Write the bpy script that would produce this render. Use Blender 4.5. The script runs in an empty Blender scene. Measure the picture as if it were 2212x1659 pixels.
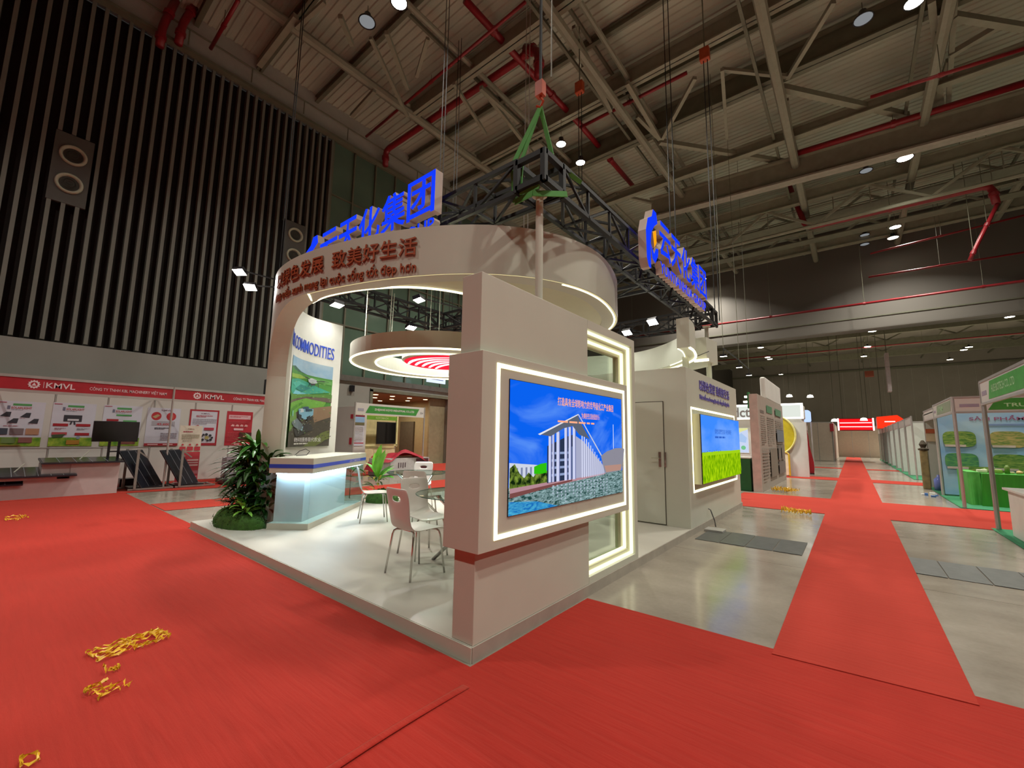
import bpy, bmesh, math, random
from math import sin, cos, pi, radians, sqrt, hypot
from mathutils import Vector, Matrix
random.seed(7)
SC = bpy.context.scene
COL = SC.collection

# ------------------------------------------------------------------ camera
CH = 1.48                                   # eye height of the photographer
FPX = 909.02                                # focal length for a 2212 px wide frame
YAW, PITCH, ROLL = radians(-38.8928), radians(7.165), radians(0.9038)
_f = Vector((sin(YAW)*cos(PITCH), cos(YAW)*cos(PITCH), sin(PITCH)))
_r = Vector((cos(YAW), -sin(YAW), 0)); _u = _r.cross(_f)
_r2 = cos(ROLL)*_r + sin(ROLL)*_u; _u2 = -sin(ROLL)*_r + cos(ROLL)*_u
cd = bpy.data.cameras.new('camera'); cam = bpy.data.objects.new('camera', cd); COL.objects.link(cam)
cd.sensor_fit = 'HORIZONTAL'; cd.sensor_width = 36.0; cd.lens = FPX/2212*36.0
cd.clip_start = 0.05; cd.clip_end = 300
M = Matrix((( _r2.x, _u2.x, -_f.x, 0), (_r2.y, _u2.y, -_f.y, 0), (_r2.z, _u2.z, -_f.z, CH), (0, 0, 0, 1)))
cam.matrix_world = M
SC.camera = cam
# measuring helpers: where the sight line through a pixel of the photograph meets a plane of the place
def _ray(px, py): return _f + _r2*((px-1106)/FPX) - _u2*((py-829.5)/FPX)
def gz(px, py, z=0.0):
    d = _ray(px, py); t = (z-CH)/d.z; return Vector((d.x*t, d.y*t, z))
def gx(px, py, x):
    d = _ray(px, py); t = x/d.x; return Vector((x, d.y*t, CH+d.z*t))
def gy(px, py, y):
    d = _ray(px, py); t = y/d.y; return Vector((d.x*t, y, CH+d.z*t))

# ------------------------------------------------------------------ world, exposure
W = bpy.data.worlds.new('hall_air'); SC.world = W; W.use_nodes = True
bg = W.node_tree.nodes['Background']; bg.inputs[0].default_value = (0.95, 0.9, 0.82, 1); bg.inputs[1].default_value = 0.02
SC.view_settings.view_transform = 'Standard'; SC.view_settings.look = 'None'
SC.view_settings.gamma = 1.0; SC.view_settings.exposure = 0.0; SC.view_settings.use_curve_mapping = False
SC.cycles.max_bounces = 6; SC.cycles.diffuse_bounces = 4; SC.cycles.glossy_bounces = 3
SC.cycles.transmission_bounces = 6; SC.cycles.transparent_max_bounces = 12
SC.cycles.sample_clamp_indirect = 4.0
SC.cycles.caustics_reflective = False; SC.cycles.caustics_refractive = False
BAY_W = 420.0      # watts of one high bay lamp
FLOOD_W = 48.0     # watts of one truss flood lamp
LED_E = 3.2        # strength of the warm LED strips

# ------------------------------------------------------------------ materials
def lin(c):
    if isinstance(c, str): c = [int(c[i:i+2], 16)/255 for i in (0, 2, 4)]
    return tuple((x/12.92 if x <= 0.04045 else ((x+0.055)/1.055)**2.4) for x in c) + (1,)
_M = {}
def pm(key, col, rough=0.6, metal=0.0, var=0.10, scale=6.0, bump=0.0, bscale=None, stretch=None, trans=0.0, coat=0.0, spec=None, ior=None):
    """painted / solid surface: base colour broken up by noise, optional fine relief"""
    if key in _M: return _M[key]
    m = bpy.data.materials.new(key); m.use_nodes = True; nt = m.node_tree; b = nt.nodes['Principled BSDF']
    tc = nt.nodes.new('ShaderNodeTexCoord'); mp = nt.nodes.new('ShaderNodeMapping'); nz = nt.nodes.new('ShaderNodeTexNoise')
    nt.links.new(tc.outputs['Object'], mp.inputs[0]); nt.links.new(mp.outputs[0], nz.inputs['Vector'])
    if stretch: mp.inputs['Scale'].default_value = stretch
    nz.inputs['Scale'].default_value = scale; nz.inputs['Detail'].default_value = 5
    rp = nt.nodes.new('ShaderNodeValToRGB'); nt.links.new(nz.outputs[0], rp.inputs[0])
    c = lin(col); rp.color_ramp.elements[0].position = 0.3; rp.color_ramp.elements[1].position = 0.7
    rp.color_ramp.elements[0].color = tuple(x*(1-var) for x in c[:3])+(1,)
    rp.color_ramp.elements[1].color = tuple(min(1, x*(1+var)) for x in c[:3])+(1,)
    nt.links.new(rp.outputs[0], b.inputs['Base Color'])
    b.inputs['Roughness'].default_value = rough; b.inputs['Metallic'].default_value = metal
    if trans: b.inputs['Transmission Weight'].default_value = trans
    if coat: b.inputs['Coat Weight'].default_value = coat
    if spec is not None: b.inputs['Specular IOR Level'].default_value = spec
    if ior: b.inputs['IOR'].default_value = ior
    if bump:
        n2 = nt.nodes.new('ShaderNodeTexNoise'); n2.inputs['Scale'].default_value = bscale or scale*12; n2.inputs['Detail'].default_value = 3
        nt.links.new(mp.outputs[0], n2.inputs['Vector'])
        bp = nt.nodes.new('ShaderNodeBump'); bp.inputs['Strength'].default_value = bump; bp.inputs['Distance'].default_value = 0.01
        nt.links.new(n2.outputs[0], bp.inputs['Height']); nt.links.new(bp.outputs[0], b.inputs['Normal'])
    _M[key] = m; return m
def em(key, col, strength=1.0):
    if key in _M: return _M[key]
    m = bpy.data.materials.new(key); m.use_nodes = True; nt = m.node_tree; nt.nodes.clear()
    e = nt.nodes.new('ShaderNodeEmission'); o = nt.nodes.new('ShaderNodeOutputMaterial')
    e.inputs[0].default_value = lin(col); e.inputs[1].default_value = strength
    nt.links.new(e.outputs[0], o.inputs[0]); _M[key] = m; return m
def ink(col, e=0.0):
    """flat print or glowing pixel colour"""
    if e: return em('glow_%s_%g' % (col, e), col, e)
    return pm('print_'+col, col, 0.55, var=0.03)
def cloudy(key, c0, c1, e=0.0, scale=(1, 1, 1), nscale=2.0, lo=.35, hi=.7, rough=.6, detail=6, dist=0.0):
    """two colours mixed by stretched noise (skies, grass, foliage print on flat pictures)"""
    if key in _M: return _M[key]
    m = bpy.data.materials.new(key); m.use_nodes = True; nt = m.node_tree; b = nt.nodes['Principled BSDF']
    tc = nt.nodes.new('ShaderNodeTexCoord'); mp = nt.nodes.new('ShaderNodeMapping'); nz = nt.nodes.new('ShaderNodeTexNoise')
    mp.inputs['Scale'].default_value = scale; nz.inputs['Scale'].default_value = nscale; nz.inputs['Detail'].default_value = detail
    nz.inputs['Distortion'].default_value = dist
    nt.links.new(tc.outputs['Object'], mp.inputs[0]); nt.links.new(mp.outputs[0], nz.inputs['Vector'])
    rp = nt.nodes.new('ShaderNodeValToRGB'); nt.links.new(nz.outputs[0], rp.inputs[0])
    rp.color_ramp.elements[0].position = lo; rp.color_ramp.elements[1].position = hi
    rp.color_ramp.elements[0].color = lin(c0); rp.color_ramp.elements[1].color = lin(c1)
    if e:
        em_ = nt.nodes.new('ShaderNodeEmission'); em_.inputs[1].default_value = e
        nt.links.new(rp.outputs[0], em_.inputs[0]); nt.links.new(em_.outputs[0], nt.nodes['Material Output'].inputs[0])
    else:
        nt.links.new(rp.outputs[0], b.inputs['Base Color']); b.inputs['Roughness'].default_value = rough
    _M[key] = m; return m
def glass(key, tint=(.85, .95, .9), rough=0.0, refl=1.0):
    """thin architectural pane: mostly clear, tinted, with a mirror sheen at grazing angles"""
    if key in _M: return _M[key]
    m = bpy.data.materials.new(key); m.use_nodes = True; nt = m.node_tree; nt.nodes.clear()
    o = nt.nodes.new('ShaderNodeOutputMaterial'); t = nt.nodes.new('ShaderNodeBsdfTransparent'); g = nt.nodes.new('ShaderNodeBsdfGlossy')
    lw = nt.nodes.new('ShaderNodeLayerWeight'); lw.inputs[0].default_value = .5; fr = nt.nodes.new('ShaderNodeMath'); fr.operation = 'POWER'; fr.inputs[1].default_value = 5.0; nt.links.new(lw.outputs['Facing'], fr.inputs[0]); mx = nt.nodes.new('ShaderNodeMixShader')
    t.inputs[0].default_value = (*tint, 1); g.inputs['Roughness'].default_value = max(rough, 0.02)
    nz = nt.nodes.new('ShaderNodeTexNoise'); nz.inputs['Scale'].default_value = 3; ma = nt.nodes.new('ShaderNodeMath'); ma.operation = 'MULTIPLY_ADD'
    nt.links.new(nz.outputs[0], ma.inputs[0]); ma.inputs[1].default_value = 0.06; nt.links.new(fr.outputs[0], ma.inputs[2])
    m2 = nt.nodes.new('ShaderNodeMath'); m2.operation = 'MULTIPLY'; m2.inputs[1].default_value = refl; nt.links.new(ma.outputs[0], m2.inputs[0]); nt.links.new(m2.outputs[0], mx.inputs[0]); nt.links.new(t.outputs[0], mx.inputs[1]); nt.links.new(g.outputs[0], mx.inputs[2])
    nt.links.new(mx.outputs[0], o.inputs[0]); _M[key] = m; return m

WHITE = pm('white_paint', 'c2c4b5', 0.5, var=0.03, scale=2)
WHITE2 = pm('white_laminate', 'cfcfc6', 0.45, var=0.03)
PANEL = pm('shell_panel', 'c6c5bf', 0.6, var=0.04, scale=1.5)
ALU = pm('aluminium', 'b4b2ae', 0.4, metal=0.5, var=0.06)
CHROME = pm('chrome', 'd0cdc8', 0.18, metal=1.0, var=0.04)
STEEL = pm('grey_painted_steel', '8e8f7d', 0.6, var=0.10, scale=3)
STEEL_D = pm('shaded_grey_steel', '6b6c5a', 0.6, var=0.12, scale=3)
BLACKM = pm('black_truss_steel', '090909', 0.65, metal=0.0, var=0.2)
BLACK = pm('black_plastic', '17151a', 0.3, var=0.2)
REDPIPE = pm('red_pipe_paint', '841820', 0.4, var=0.12)
LED = em('warm_led', 'fff4c4', LED_E)
LEDC = em('cool_led', 'cfeaff', 26)
LEDW = em('slot_led', 'fffbd0', 1.5); LEDF = em('faint_led', 'fff0b0', .9)
BLUE = pm('blue_print', '2f4fc0', 0.4, var=0.04)

# ------------------------------------------------------------------ geometry
class Fr:
    def __init__(s, o, u, v): s.o, s.u, s.v = Vector(o), Vector(u).normalized(), Vector(v).normalized(); s.n = s.u.cross(s.v)
    def P(s, a, b, c=0.0): return s.o + s.u*a + s.v*b + s.n*c
def FX(x, y, z): return Fr((x, y, z), (0, 1, 0), (0, 0, 1))       # faces +x
def FY(x, y, z): return Fr((x, y, z), (1, 0, 0), (0, 0, 1))       # faces -y
def FXn(x, y, z): return Fr((x, y, z), (0, -1, 0), (0, 0, 1))     # faces -x
class MB:
    def __init__(s): s.v, s.f, s.m, s.mats, s.sm = [], [], [], [], False
    def mi(s, mat):
        if mat is None: return 0
        if mat not in s.mats: s.mats.append(mat)
        return s.mats.index(mat)
    def add(s, vs, fs, mat=None):
        n = len(s.v); s.v += [tuple(v) for v in vs]; i = s.mi(mat)
        for f in fs: s.f.append(tuple(a+n for a in f)); s.m.append(i)
        return s
    def box(s, x0, y0, z0, x1, y1, z1, mat=None):
        v = [(x, y, z) for x in (x0, x1) for y in (y0, y1) for z in (z0, z1)]
        return s.add(v, [(0, 1, 3, 2), (4, 6, 7, 5), (0, 4, 5, 1), (2, 3, 7, 6), (0, 2, 6, 4), (1, 5, 7, 3)], mat)
    def fbox(s, F, a0, b0, c0, a1, b1, c1, mat=None):
        v = [F.P(a, b, c) for a in (a0, a1) for b in (b0, b1) for c in (c0, c1)]
        return s.add(v, [(0, 1, 3, 2), (4, 6, 7, 5), (0, 4, 5, 1), (2, 3, 7, 6), (0, 2, 6, 4), (1, 5, 7, 3)], mat)
    def bar(s, p, q, w, h=None, mat=None, up=None):
        p, q = Vector(p), Vector(q); h = h or w; d = (q-p).normalized()
        a = d.cross(Vector(up) if up else Vector((0, 0, 1)))
        if a.length < 1e-3: a = d.cross(Vector((1, 0, 0)))
        a.normalize(); b = a.cross(d)
        v = [e + a*(w/2*i) + b*(h/2*j) for e in (p, q) for i, j in ((-1, -1), (1, -1), (1, 1), (-1, 1))]
        return s.add(v, [(3, 2, 1, 0), (4, 5, 6, 7), (0, 1, 5, 4), (1, 2, 6, 5), (2, 3, 7, 6), (3, 0, 4, 7)], mat)
    def tube(s, pts, r, n=8, mat=None, r1=None, closed=False, cap=True):
        pts = [Vector(p) for p in pts]; N = len(pts); rings = []; a = None
        for i, p in enumerate(pts):
            if closed: d = pts[(i+1) % N]-pts[i-1]
            else: d = pts[min(i+1, N-1)]-pts[max(i-1, 0)]
            d.normalize()
            if a is None:
                a = d.cross(Vector((0, 0, 1)));
                if a.length < 1e-3: a = d.cross(Vector((1, 0, 0)))
            a = (a - d*a.dot(d)).normalized(); b = d.cross(a)
            rr = r if r1 is None else r+(r1-r)*i/(N-1)
            rings.append([p+a*(rr*cos(2*pi*k/n))+b*(rr*sin(2*pi*k/n)) for k in range(n)])
        vs = [v for R in rings for v in R]; fs = []
        M_ = N if closed else N-1
        for i in range(M_):
            j = (i+1) % N
            fs += [(i*n+k, i*n+(k+1) % n, j*n+(k+1) % n, j*n+k) for k in range(n)]
        if cap and not closed: fs += [tuple(reversed(range(n))), tuple((N-1)*n+k for k in range(n))]
        return s.add(vs, fs, mat)
    def poly(s, pts, mat=None): return s.add(pts, [tuple(range(len(pts)))], mat)
    def prism(s, pts, d, mat=None, side=None):
        """polygon pts (list of Vector) pushed along vector d"""
        d = Vector(d); n = len(pts); vs = [Vector(p) for p in pts]+[Vector(p)+d for p in pts]
        s.add(vs, [tuple(range(n)), tuple(reversed(range(n, 2*n)))], mat)
        k = len(s.v)-2*n; i = s.mi(side or mat)
        for a in range(n): s.f.append((k+a, k+n+a, k+n+(a+1) % n, k+(a+1) % n)); s.m.append(i)
        return s
    def lathe(s, prof, c=(0, 0, 0), n=20, mat=None):
        vs = [(c[0]+r*cos(2*pi*k/n), c[1]+r*sin(2*pi*k/n), c[2]+z) for r, z in prof for k in range(n)]; fs = []
        for i in range(len(prof)-1): fs += [(i*n+k, i*n+(k+1) % n, (i+1)*n+(k+1) % n, (i+1)*n+k) for k in range(n)]
        return s.add(vs, fs, mat)
    def build(s, name, mat=None, parent=None, smooth=False, loc=None, bevel=0.0):
        if mat is not None and not s.mats: s.mats = [mat]
        me = bpy.data.meshes.new(name)
        off = Vector((0, 0, 0))
        p = parent
        while p is not None: off += p.location; p = p.parent
        if loc is not None: off = off + Vector(loc)
        me.from_pydata([tuple(Vector(v)-off) for v in s.v], [], s.f)
        for m in s.mats: me.materials.append(m)
        me.polygons.foreach_set('material_index', s.m)
        bm = bmesh.new(); bm.from_mesh(me); bmesh.ops.recalc_face_normals(bm, faces=bm.faces)
        if bevel: bmesh.ops.bevel(bm, geom=[e for e in bm.edges if len(e.link_faces) == 2 and e.calc_face_angle(0) > .5], offset=bevel, segments=2, profile=.5, affect='EDGES')
        bm.to_mesh(me); bm.free()
        if smooth: me.polygons.foreach_set('use_smooth', [True]*len(me.polygons))
        me.update()
        o = bpy.data.objects.new(name, me); COL.objects.link(o)
        if parent is not None: o.parent = parent
        if loc is not None: o.location = Vector(loc)
        return o
def tag(o, label=None, cat=None, group=None, kind=None):
    if label: o['label'] = label
    if cat: o['category'] = cat
    if group: o['group'] = group
    if kind: o['kind'] = kind
    return o
def thing(name, label, cat, loc=(0, 0, 0), group=None, rz=0.0, kind=None):
    o = bpy.data.objects.new(name, None); COL.objects.link(o); o.location = loc; o.rotation_euler = (0, 0, rz)
    o.empty_display_size = 0.1
    return tag(o, label, cat, group, kind)
_kids = {}
def copy_tree(o, parent=None):
    c = o.copy(); COL.objects.link(c)
    if parent is not None: c.parent = parent
    for ch in list(o.children): copy_tree(ch, c)
    return c
def inst(src, parent, mat4, name=None):
    """another part that shares the mesh of src"""
    o = bpy.data.objects.new(name or src.name.split('.')[0], src.data); COL.objects.link(o); o.parent = parent; o.matrix_local = mat4
    return o
# text as mesh: (verts in 0..w x 0..h, faces)
_T = {}
def text_geo(body, off=0.0, res=3):
    k = (body, off, res)
    if k in _T: return _T[k]
    cu = bpy.data.curves.new('t', 'FONT'); cu.body = body; cu.size = 1; cu.resolution_u = res; cu.offset = off
    ob = bpy.data.objects.new('t', cu); COL.objects.link(ob)
    me = ob.to_mesh(); vs = [tuple(v.co) for v in me.vertices]; fs = [tuple(p.vertices) for p in me.polygons]
    ob.to_mesh_clear(); bpy.data.objects.remove(ob); bpy.data.curves.remove(cu)
    x0 = min(v[0] for v in vs); x1 = max(v[0] for v in vs); y0 = min(v[1] for v in vs); y1 = max(v[1] for v in vs)
    vs = [((v[0]-x0)/(x1-x0), (v[1]-y0)/(y1-y0)) for v in vs]
    _T[k] = (vs, fs); return _T[k]
def add_text(mb, body, fn, w, h, mat, depth=0.0, side=None, off=0.0, res=3):
    """fn(a, b, c) -> point; a along the line 0..w, b up 0..h, c outwards"""
    vs, fs = text_geo(body, off, res)
    front = [fn(v[0]*w, v[1]*h, depth) for v in vs]
    mb.add(front, fs, mat)
    if depth > 0:
        n = len(vs); k = len(mb.v)-n
        for v in vs: mb.v.append(tuple(fn(v[0]*w, v[1]*h, 0)))
        cnt = {}
        for f in fs:
            for a in range(len(f)):
                e = (f[a], f[(a+1) % len(f)]); r = (e[1], e[0])
                if r in cnt: del cnt[r]
                else: cnt[e] = 1
        i = mb.mi(side or mat)
        for a, b in cnt: mb.f.append((k+a, k+n+a, k+n+b, k+b)); mb.m.append(i)
class Pr:
    """flat print laid out on a sheet w x h; coordinates 0..1, y from the top; layers step outwards"""
    def __init__(s, F, w, h, e=0.0, step=0.0012): s.F, s.w, s.h, s.e, s.mb, s.c, s.st = F, w, h, e, MB(), step, step
    def mt(s, c): return ink(c, s.e) if isinstance(c, str) else c
    def up(s): s.c += s.st
    def pt(s, x, y): return s.F.P(x*s.w, (1-y)*s.h, s.c)
    def rect(s, x, y, w, h, c): s.poly([(x, y), (x+w, y), (x+w, y+h), (x, y+h)], c)
    def poly(s, pts, c): s.mb.poly([s.pt(x, y) for x, y in reversed(pts)], s.mt(c)); s.c += s.st*0.2
    def circ(s, x, y, r, c, n=20, ry=None):
        ry = ry or r*s.w/s.h
        s.poly([(x+r*cos(2*pi*k/n), y+ry*sin(2*pi*k/n)) for k in range(n)], c)
    def text(s, body, x, y, w, h, c, off=0.0):
        o = s.c; add_text(s.mb, body, lambda a, b, cc: s.F.P(x*s.w+a, (1-y-h)*s.h+b, o), w*s.w, h*s.h, s.mt(c), off=off, res=2); s.c += s.st*.2
    def lines(s, x, y, w, h, n, c, fill=.45):
        """small illegible type: broken bars"""
        rnd = random.Random(int(x*997+y*991))
        for i in range(n):
            yy = y+h*i/n; a = x; end = x+w*(1 if i < n-1 else .6)
            while a < end:
                L = min(rnd.uniform(.03, .1)*1.0, end-a); s.poly([(a, yy), (a+L, yy), (a+L, yy+h/n*fill), (a, yy+h/n*fill)], c); a += L+.012
    def build(s, name, parent=None): return s.mb.build(name, None, parent)
# ================================================================== THE HALL
def concrete():
    m = bpy.data.materials.new('polished_concrete'); m.use_nodes = True; nt = m.node_tree; b = nt.nodes['Principled BSDF']; L = nt.links.new
    tc = nt.nodes.new('ShaderNodeTexCoord')
    def noise(s, d=6, sc=(1, 1, 1)):
        mp = nt.nodes.new('ShaderNodeMapping'); mp.inputs['Scale'].default_value = sc; n = nt.nodes.new('ShaderNodeTexNoise')
        n.inputs['Scale'].default_value = s; n.inputs['Detail'].default_value = d; L(tc.outputs['Object'], mp.inputs[0]); L(mp.outputs[0], n.inputs['Vector']); return n
    n1 = noise(.55, 8); n2 = noise(2.2, 6, (1, 1.5, 1)); n3 = noise(26, 3)
    rp = nt.nodes.new('ShaderNodeValToRGB'); e = rp.color_ramp.elements
    e[0].position = .32; e[0].color = lin('766e62'); e[1].position = .7; e[1].color = lin('a0988a')
    ad = nt.nodes.new('ShaderNodeMath'); ad.operation = 'MULTIPLY_ADD'; ad.inputs[1].default_value = .25
    ad2 = nt.nodes.new('ShaderNodeMath'); ad2.operation = 'MULTIPLY_ADD'; ad2.inputs[1].default_value = .12
    L(n2.outputs[0], ad.inputs[0]); ma = nt.nodes.new('ShaderNodeMath'); ma.operation = 'MULTIPLY'; ma.inputs[1].default_value = .65
    L(n1.outputs[0], ma.inputs[0]); L(ma.outputs[0], ad.inputs[2]); L(n3.outputs[0], ad2.inputs[0]); L(ad.outputs[0], ad2.inputs[2]); L(ad2.outputs[0], rp.inputs[0])
    # saw-cut slab joints every six metres
    br = nt.nodes.new('ShaderNodeTexBrick'); br.offset = 0; br.inputs['Scale'].default_value = 1; br.inputs['Mortar Size'].default_value = .006
    br.inputs['Brick Width'].default_value = 4.2; br.inputs['Row Height'].default_value = 3.1; br.inputs['Color1'].default_value = br.inputs['Color2'].default_value = (1, 1, 1, 1); br.inputs['Mortar'].default_value = (.55, .52, .48, 1)
    L(tc.outputs['Object'], br.inputs['Vector']); mx = nt.nodes.new('ShaderNodeMix'); mx.data_type = 'RGBA'; mx.blend_type = 'MULTIPLY'; mx.inputs[0].default_value = 1
    L(rp.outputs[0], mx.inputs[6]); L(br.outputs[0], mx.inputs[7]); L(mx.outputs[2], b.inputs['Base Color'])
    r2 = nt.nodes.new('ShaderNodeMapRange'); r2.inputs[3].default_value = .07; r2.inputs[4].default_value = .3; L(n2.outputs[0], r2.inputs[0]); L(r2.outputs[0], b.inputs['Roughness'])
    bp = nt.nodes.new('ShaderNodeBump'); bp.inputs['Strength'].default_value = .05; L(n2.outputs[0], bp.inputs['Height']); L(bp.outputs[0], b.inputs['Normal'])
    return m
def carpet(key, col, dark=.16):
    m = bpy.data.materials.new(key); m.use_nodes = True; nt = m.node_tree; b = nt.nodes['Principled BSDF']; L = nt.links.new
    tc = nt.nodes.new('ShaderNodeTexCoord')
    def noise(s, d, sc, rot=0):
        mp = nt.nodes.new('ShaderNodeMapping'); mp.inputs['Scale'].default_value = sc; mp.inputs['Rotation'].default_value = (0, 0, rot); n = nt.nodes.new('ShaderNodeTexNoise')
        n.inputs['Scale'].default_value = s; n.inputs['Detail'].default_value = d; L(tc.outputs['Object'], mp.inputs[0]); L(mp.outputs[0], n.inputs['Vector']); return n
    a = noise(1.1, 3, (1, 1, 1)); c = noise(3.0, 6, (.8, 9, 1), .05); g = noise(420, 2, (1, 1, 1))
    s1 = nt.nodes.new('ShaderNodeMath'); s1.operation = 'MULTIPLY_ADD'; s1.inputs[1].default_value = .5; L(c.outputs[0], s1.inputs[0]); h = nt.nodes.new('ShaderNodeMath'); h.operation = 'MULTIPLY'; h.inputs[1].default_value = .5; L(a.outputs[0], h.inputs[0]); L(h.outputs[0], s1.inputs[2])
    rp = nt.nodes.new('ShaderNodeValToRGB'); k = lin(col); rp.color_ramp.elements[0].position = .35; rp.color_ramp.elements[1].position = .65
    rp.color_ramp.elements[0].color = tuple(x*(1-dark) for x in k[:3])+(1,); rp.color_ramp.elements[1].color = k
    L(s1.outputs[0], rp.inputs[0]); L(rp.outputs[0], b.inputs['Base Color']); b.inputs['Roughness'].default_value = .95; b.inputs['Specular IOR Level'].default_value = .15
    b.inputs['Sheen Weight'].default_value = .3; b.inputs['Sheen Roughness'].default_value = .5; b.inputs['Sheen Tint'].default_value = lin('ff9a80')
    bp = nt.nodes.new('ShaderNodeBump'); bp.inputs['Strength'].default_value = .5; bp.inputs['Distance'].default_value = .004; L(g.outputs[0], bp.inputs['Height'])
    b2 = nt.nodes.new('ShaderNodeBump'); b2.inputs['Strength'].default_value = .5; b2.inputs['Distance'].default_value = .02; L(c.outputs[0], b2.inputs['Height']); L(bp.outputs[0], b2.inputs['Normal']); L(b2.outputs[0], b.inputs['Normal'])
    return m
CONC = concrete(); CARPET = carpet('red_needle_carpet', 'a82a22'); CARPET2 = carpet('red_aisle_carpet', 'ae342a', .12)
WL = -17.5                       # left wall
tag(MB().box(WL-.6, -14, -.3, 42, 92, 0).build('floor', CONC), 'polished grey concrete hall floor', None, None, 'structure')
# --- trench cover plates across the aisle
tc_ = thing('trench_cover', 'row of grey steel trench cover plates crossing the concrete aisle', 'floor cover', (-1.95, 6.85, 0))
PLATE = pm('zinc_plate', '585a57', .45, metal=.35, var=.15, scale=9, bump=.2)
proto = None; x = -1.95; k = 0
while x < 9.5:
    if not (-.86 < x < .30):
        if proto is None:
            proto = MB().box(0, 0, 0, .325, .88, .006).build('cover_plate', PLATE, None, bevel=.002); proto.parent = tc_; proto.location = (0, 0, .001)
        else: inst(proto, tc_, Matrix.Translation((x+1.95, 0, .001+.002*(k % 2))))
    x += .335; k += 1
tag(tc_, kind='thing')
# --- carpets
def sheet(name, pts, z, mat, label, cat='carpet', group=None, t=.005, jag=0):
    mb = MB(); n = len(pts); P = []
    rnd = random.Random(3)
    for i in range(n):
        a, b_ = Vector(pts[i]), Vector(pts[(i+1) % n]); P.append(a)
        if jag:
            m_ = int((b_-a).length/jag); nn = Vector((a.y-b_.y, b_.x-a.x)).normalized()
            for q in range(1, m_): P.append(a+(b_-a)*(q/m_)+nn*rnd.uniform(-.006, .006))
    mb.prism([Vector((p[0], p[1], z)) for p in P], (0, 0, t))
    o = mb.build(name, mat); tag(o, label, cat, group); return o
SX = -1.87
sheet('carpet', [(-13.55, -10), (SX, -10), (SX+.02, 1.0), (SX-.04, 2.03), (-2.02, 2.12), (-8.1, 2.12), (-8.2, 2.24), (-13.62, 2.26)], .001, CARPET, 'wide red carpet covering the floor left of the seam, before the platform', jag=.5)
sheet('carpet', [(SX-.12, -10), (14, -10), (14, 4.02), (.46, 3.83), (-.54, 3.70), (-2.02, 3.67), (-2.02, 2.0), (SX-.12, 1.95)], .0005, CARPET, 'wide red carpet right of the seam, in front of the screen wall', jag=.5)
# lifted lip of the seam
mb = MB(); N = 40
for i in range(N):
    t = i/(N-1); y = -1.6+3.55*t; lift = .012+.03*max(0, sin(pi*min(1, max(0, (y-.6)/1.4))))
    for j, (dx, dz) in enumerate(((-.05, .0063), (-.03, .0075+lift*.2), (-.008, .008+lift*.16), (.008, .008+lift*.18))): mb.v.append((SX+dx+.012*sin(y*3.3), y, dz))
for i in range(N-1):
    for j in range(3): mb.f.append((i*4+j, (i+1)*4+j, (i+1)*4+j+1, i*4+j+1)); mb.m.append(0)
mb.mats = [CARPET]
o = mb.build('carpet_edge', smooth=True); md = o.modifiers.new('s', 'SOLIDIFY'); md.thickness = .004
tag(o, 'curled-up edge strip of red carpet at the seam below the booth corner', 'carpet')
sheet('aisle_carpet', [(-.54, 3.6), (.46, 3.7), (.46, 57), (-.62, 57)], .0062, CARPET2, 'long narrow red carpet runner leading down the aisle to the far end')
sheet('cross_carpet', [(-2.5, 10.95), (2.5, 11.2), (7.5, 11.4), (7.5, 14.55), (2.4, 14.3), (-2.55, 13.85)], .0035, CARPET2, 'red carpet band crossing the aisle beyond the second booth wall')
sheet('cross_carpet', [(-4.5, 20.9), (5, 20.75), (5, 22.3), (-4.5, 22.5)], .003, CARPET2, 'thin distant red carpet band crossing the aisle, second from the front')
sheet('cross_carpet', [(-4.5, 30.0), (5, 30.2), (5, 31.2), (-4.5, 31)], .003, CARPET2, 'furthest thin red carpet band crossing the aisle')
sheet('side_carpet', [(-11.24, 2.27), (-10.15, 2.27), (-9.3, 9), (-9.3, 30), (-10.4, 30), (-11.0, 6)], .0028, CARPET2, 'narrow red carpet runner between the display booth and the left wall booths')
sheet('booth_carpet', [(-16.0, -3), (-13.62, -3), (-13.62, 2.28), (-13.38, 3.6), (-13.3, 6.1), (-16, 6.1)], .004, CARPET, 'red carpet inside the left shell booths with the solar exhibits')
sheet('booth_carpet', [(-17.4, 8.3), (-13.9, 8.3), (-13.7, 19.5), (-17.4, 19.5)], .004, CARPET2, 'red carpet in front of the exit doorway by the left wall')

# --- left wall
WALLG = pm('wall_grey_paint', '8f8f88', .75, var=.04, scale=1.2)
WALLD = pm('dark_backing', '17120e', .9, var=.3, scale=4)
SLAT = pm('wall_slat_grey', '75776e', .6, var=.08, scale=2)
GGREEN = pm('green_tinted_glass', '5e7566', .12, var=.12, scale=.6, spec=.5)
wl = thing('wall_left', 'tall hall side wall', None, (WL, 0, 0), kind='structure')
lo = MB(); lo.box(WL-.4, -14, 0, WL, 11.2, 3.95); lo.box(WL-.4, 16.1, 0, WL, 92, 3.95); lo.box(WL-.4, 11.2, 3.55, WL, 16.1, 3.95)
lo.build('lower_wall', WALLG, wl)
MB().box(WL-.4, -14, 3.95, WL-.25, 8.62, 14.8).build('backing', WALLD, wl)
up_ = MB(); up_.box(WL-.4, -14, 14.95, WL+.05, 92, 16.4); up_.build('upper_wall', pm('wall_upper', 'a6a69f', .75, var=.04), wl)
MB().box(WL-.4, 20, 3.95, WL, 92, 14.95).build('wall_panel', pm('wall_far', '4c4a44', .8, var=.06), wl)
pr = None; y = -3.6; sp = .288
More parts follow.
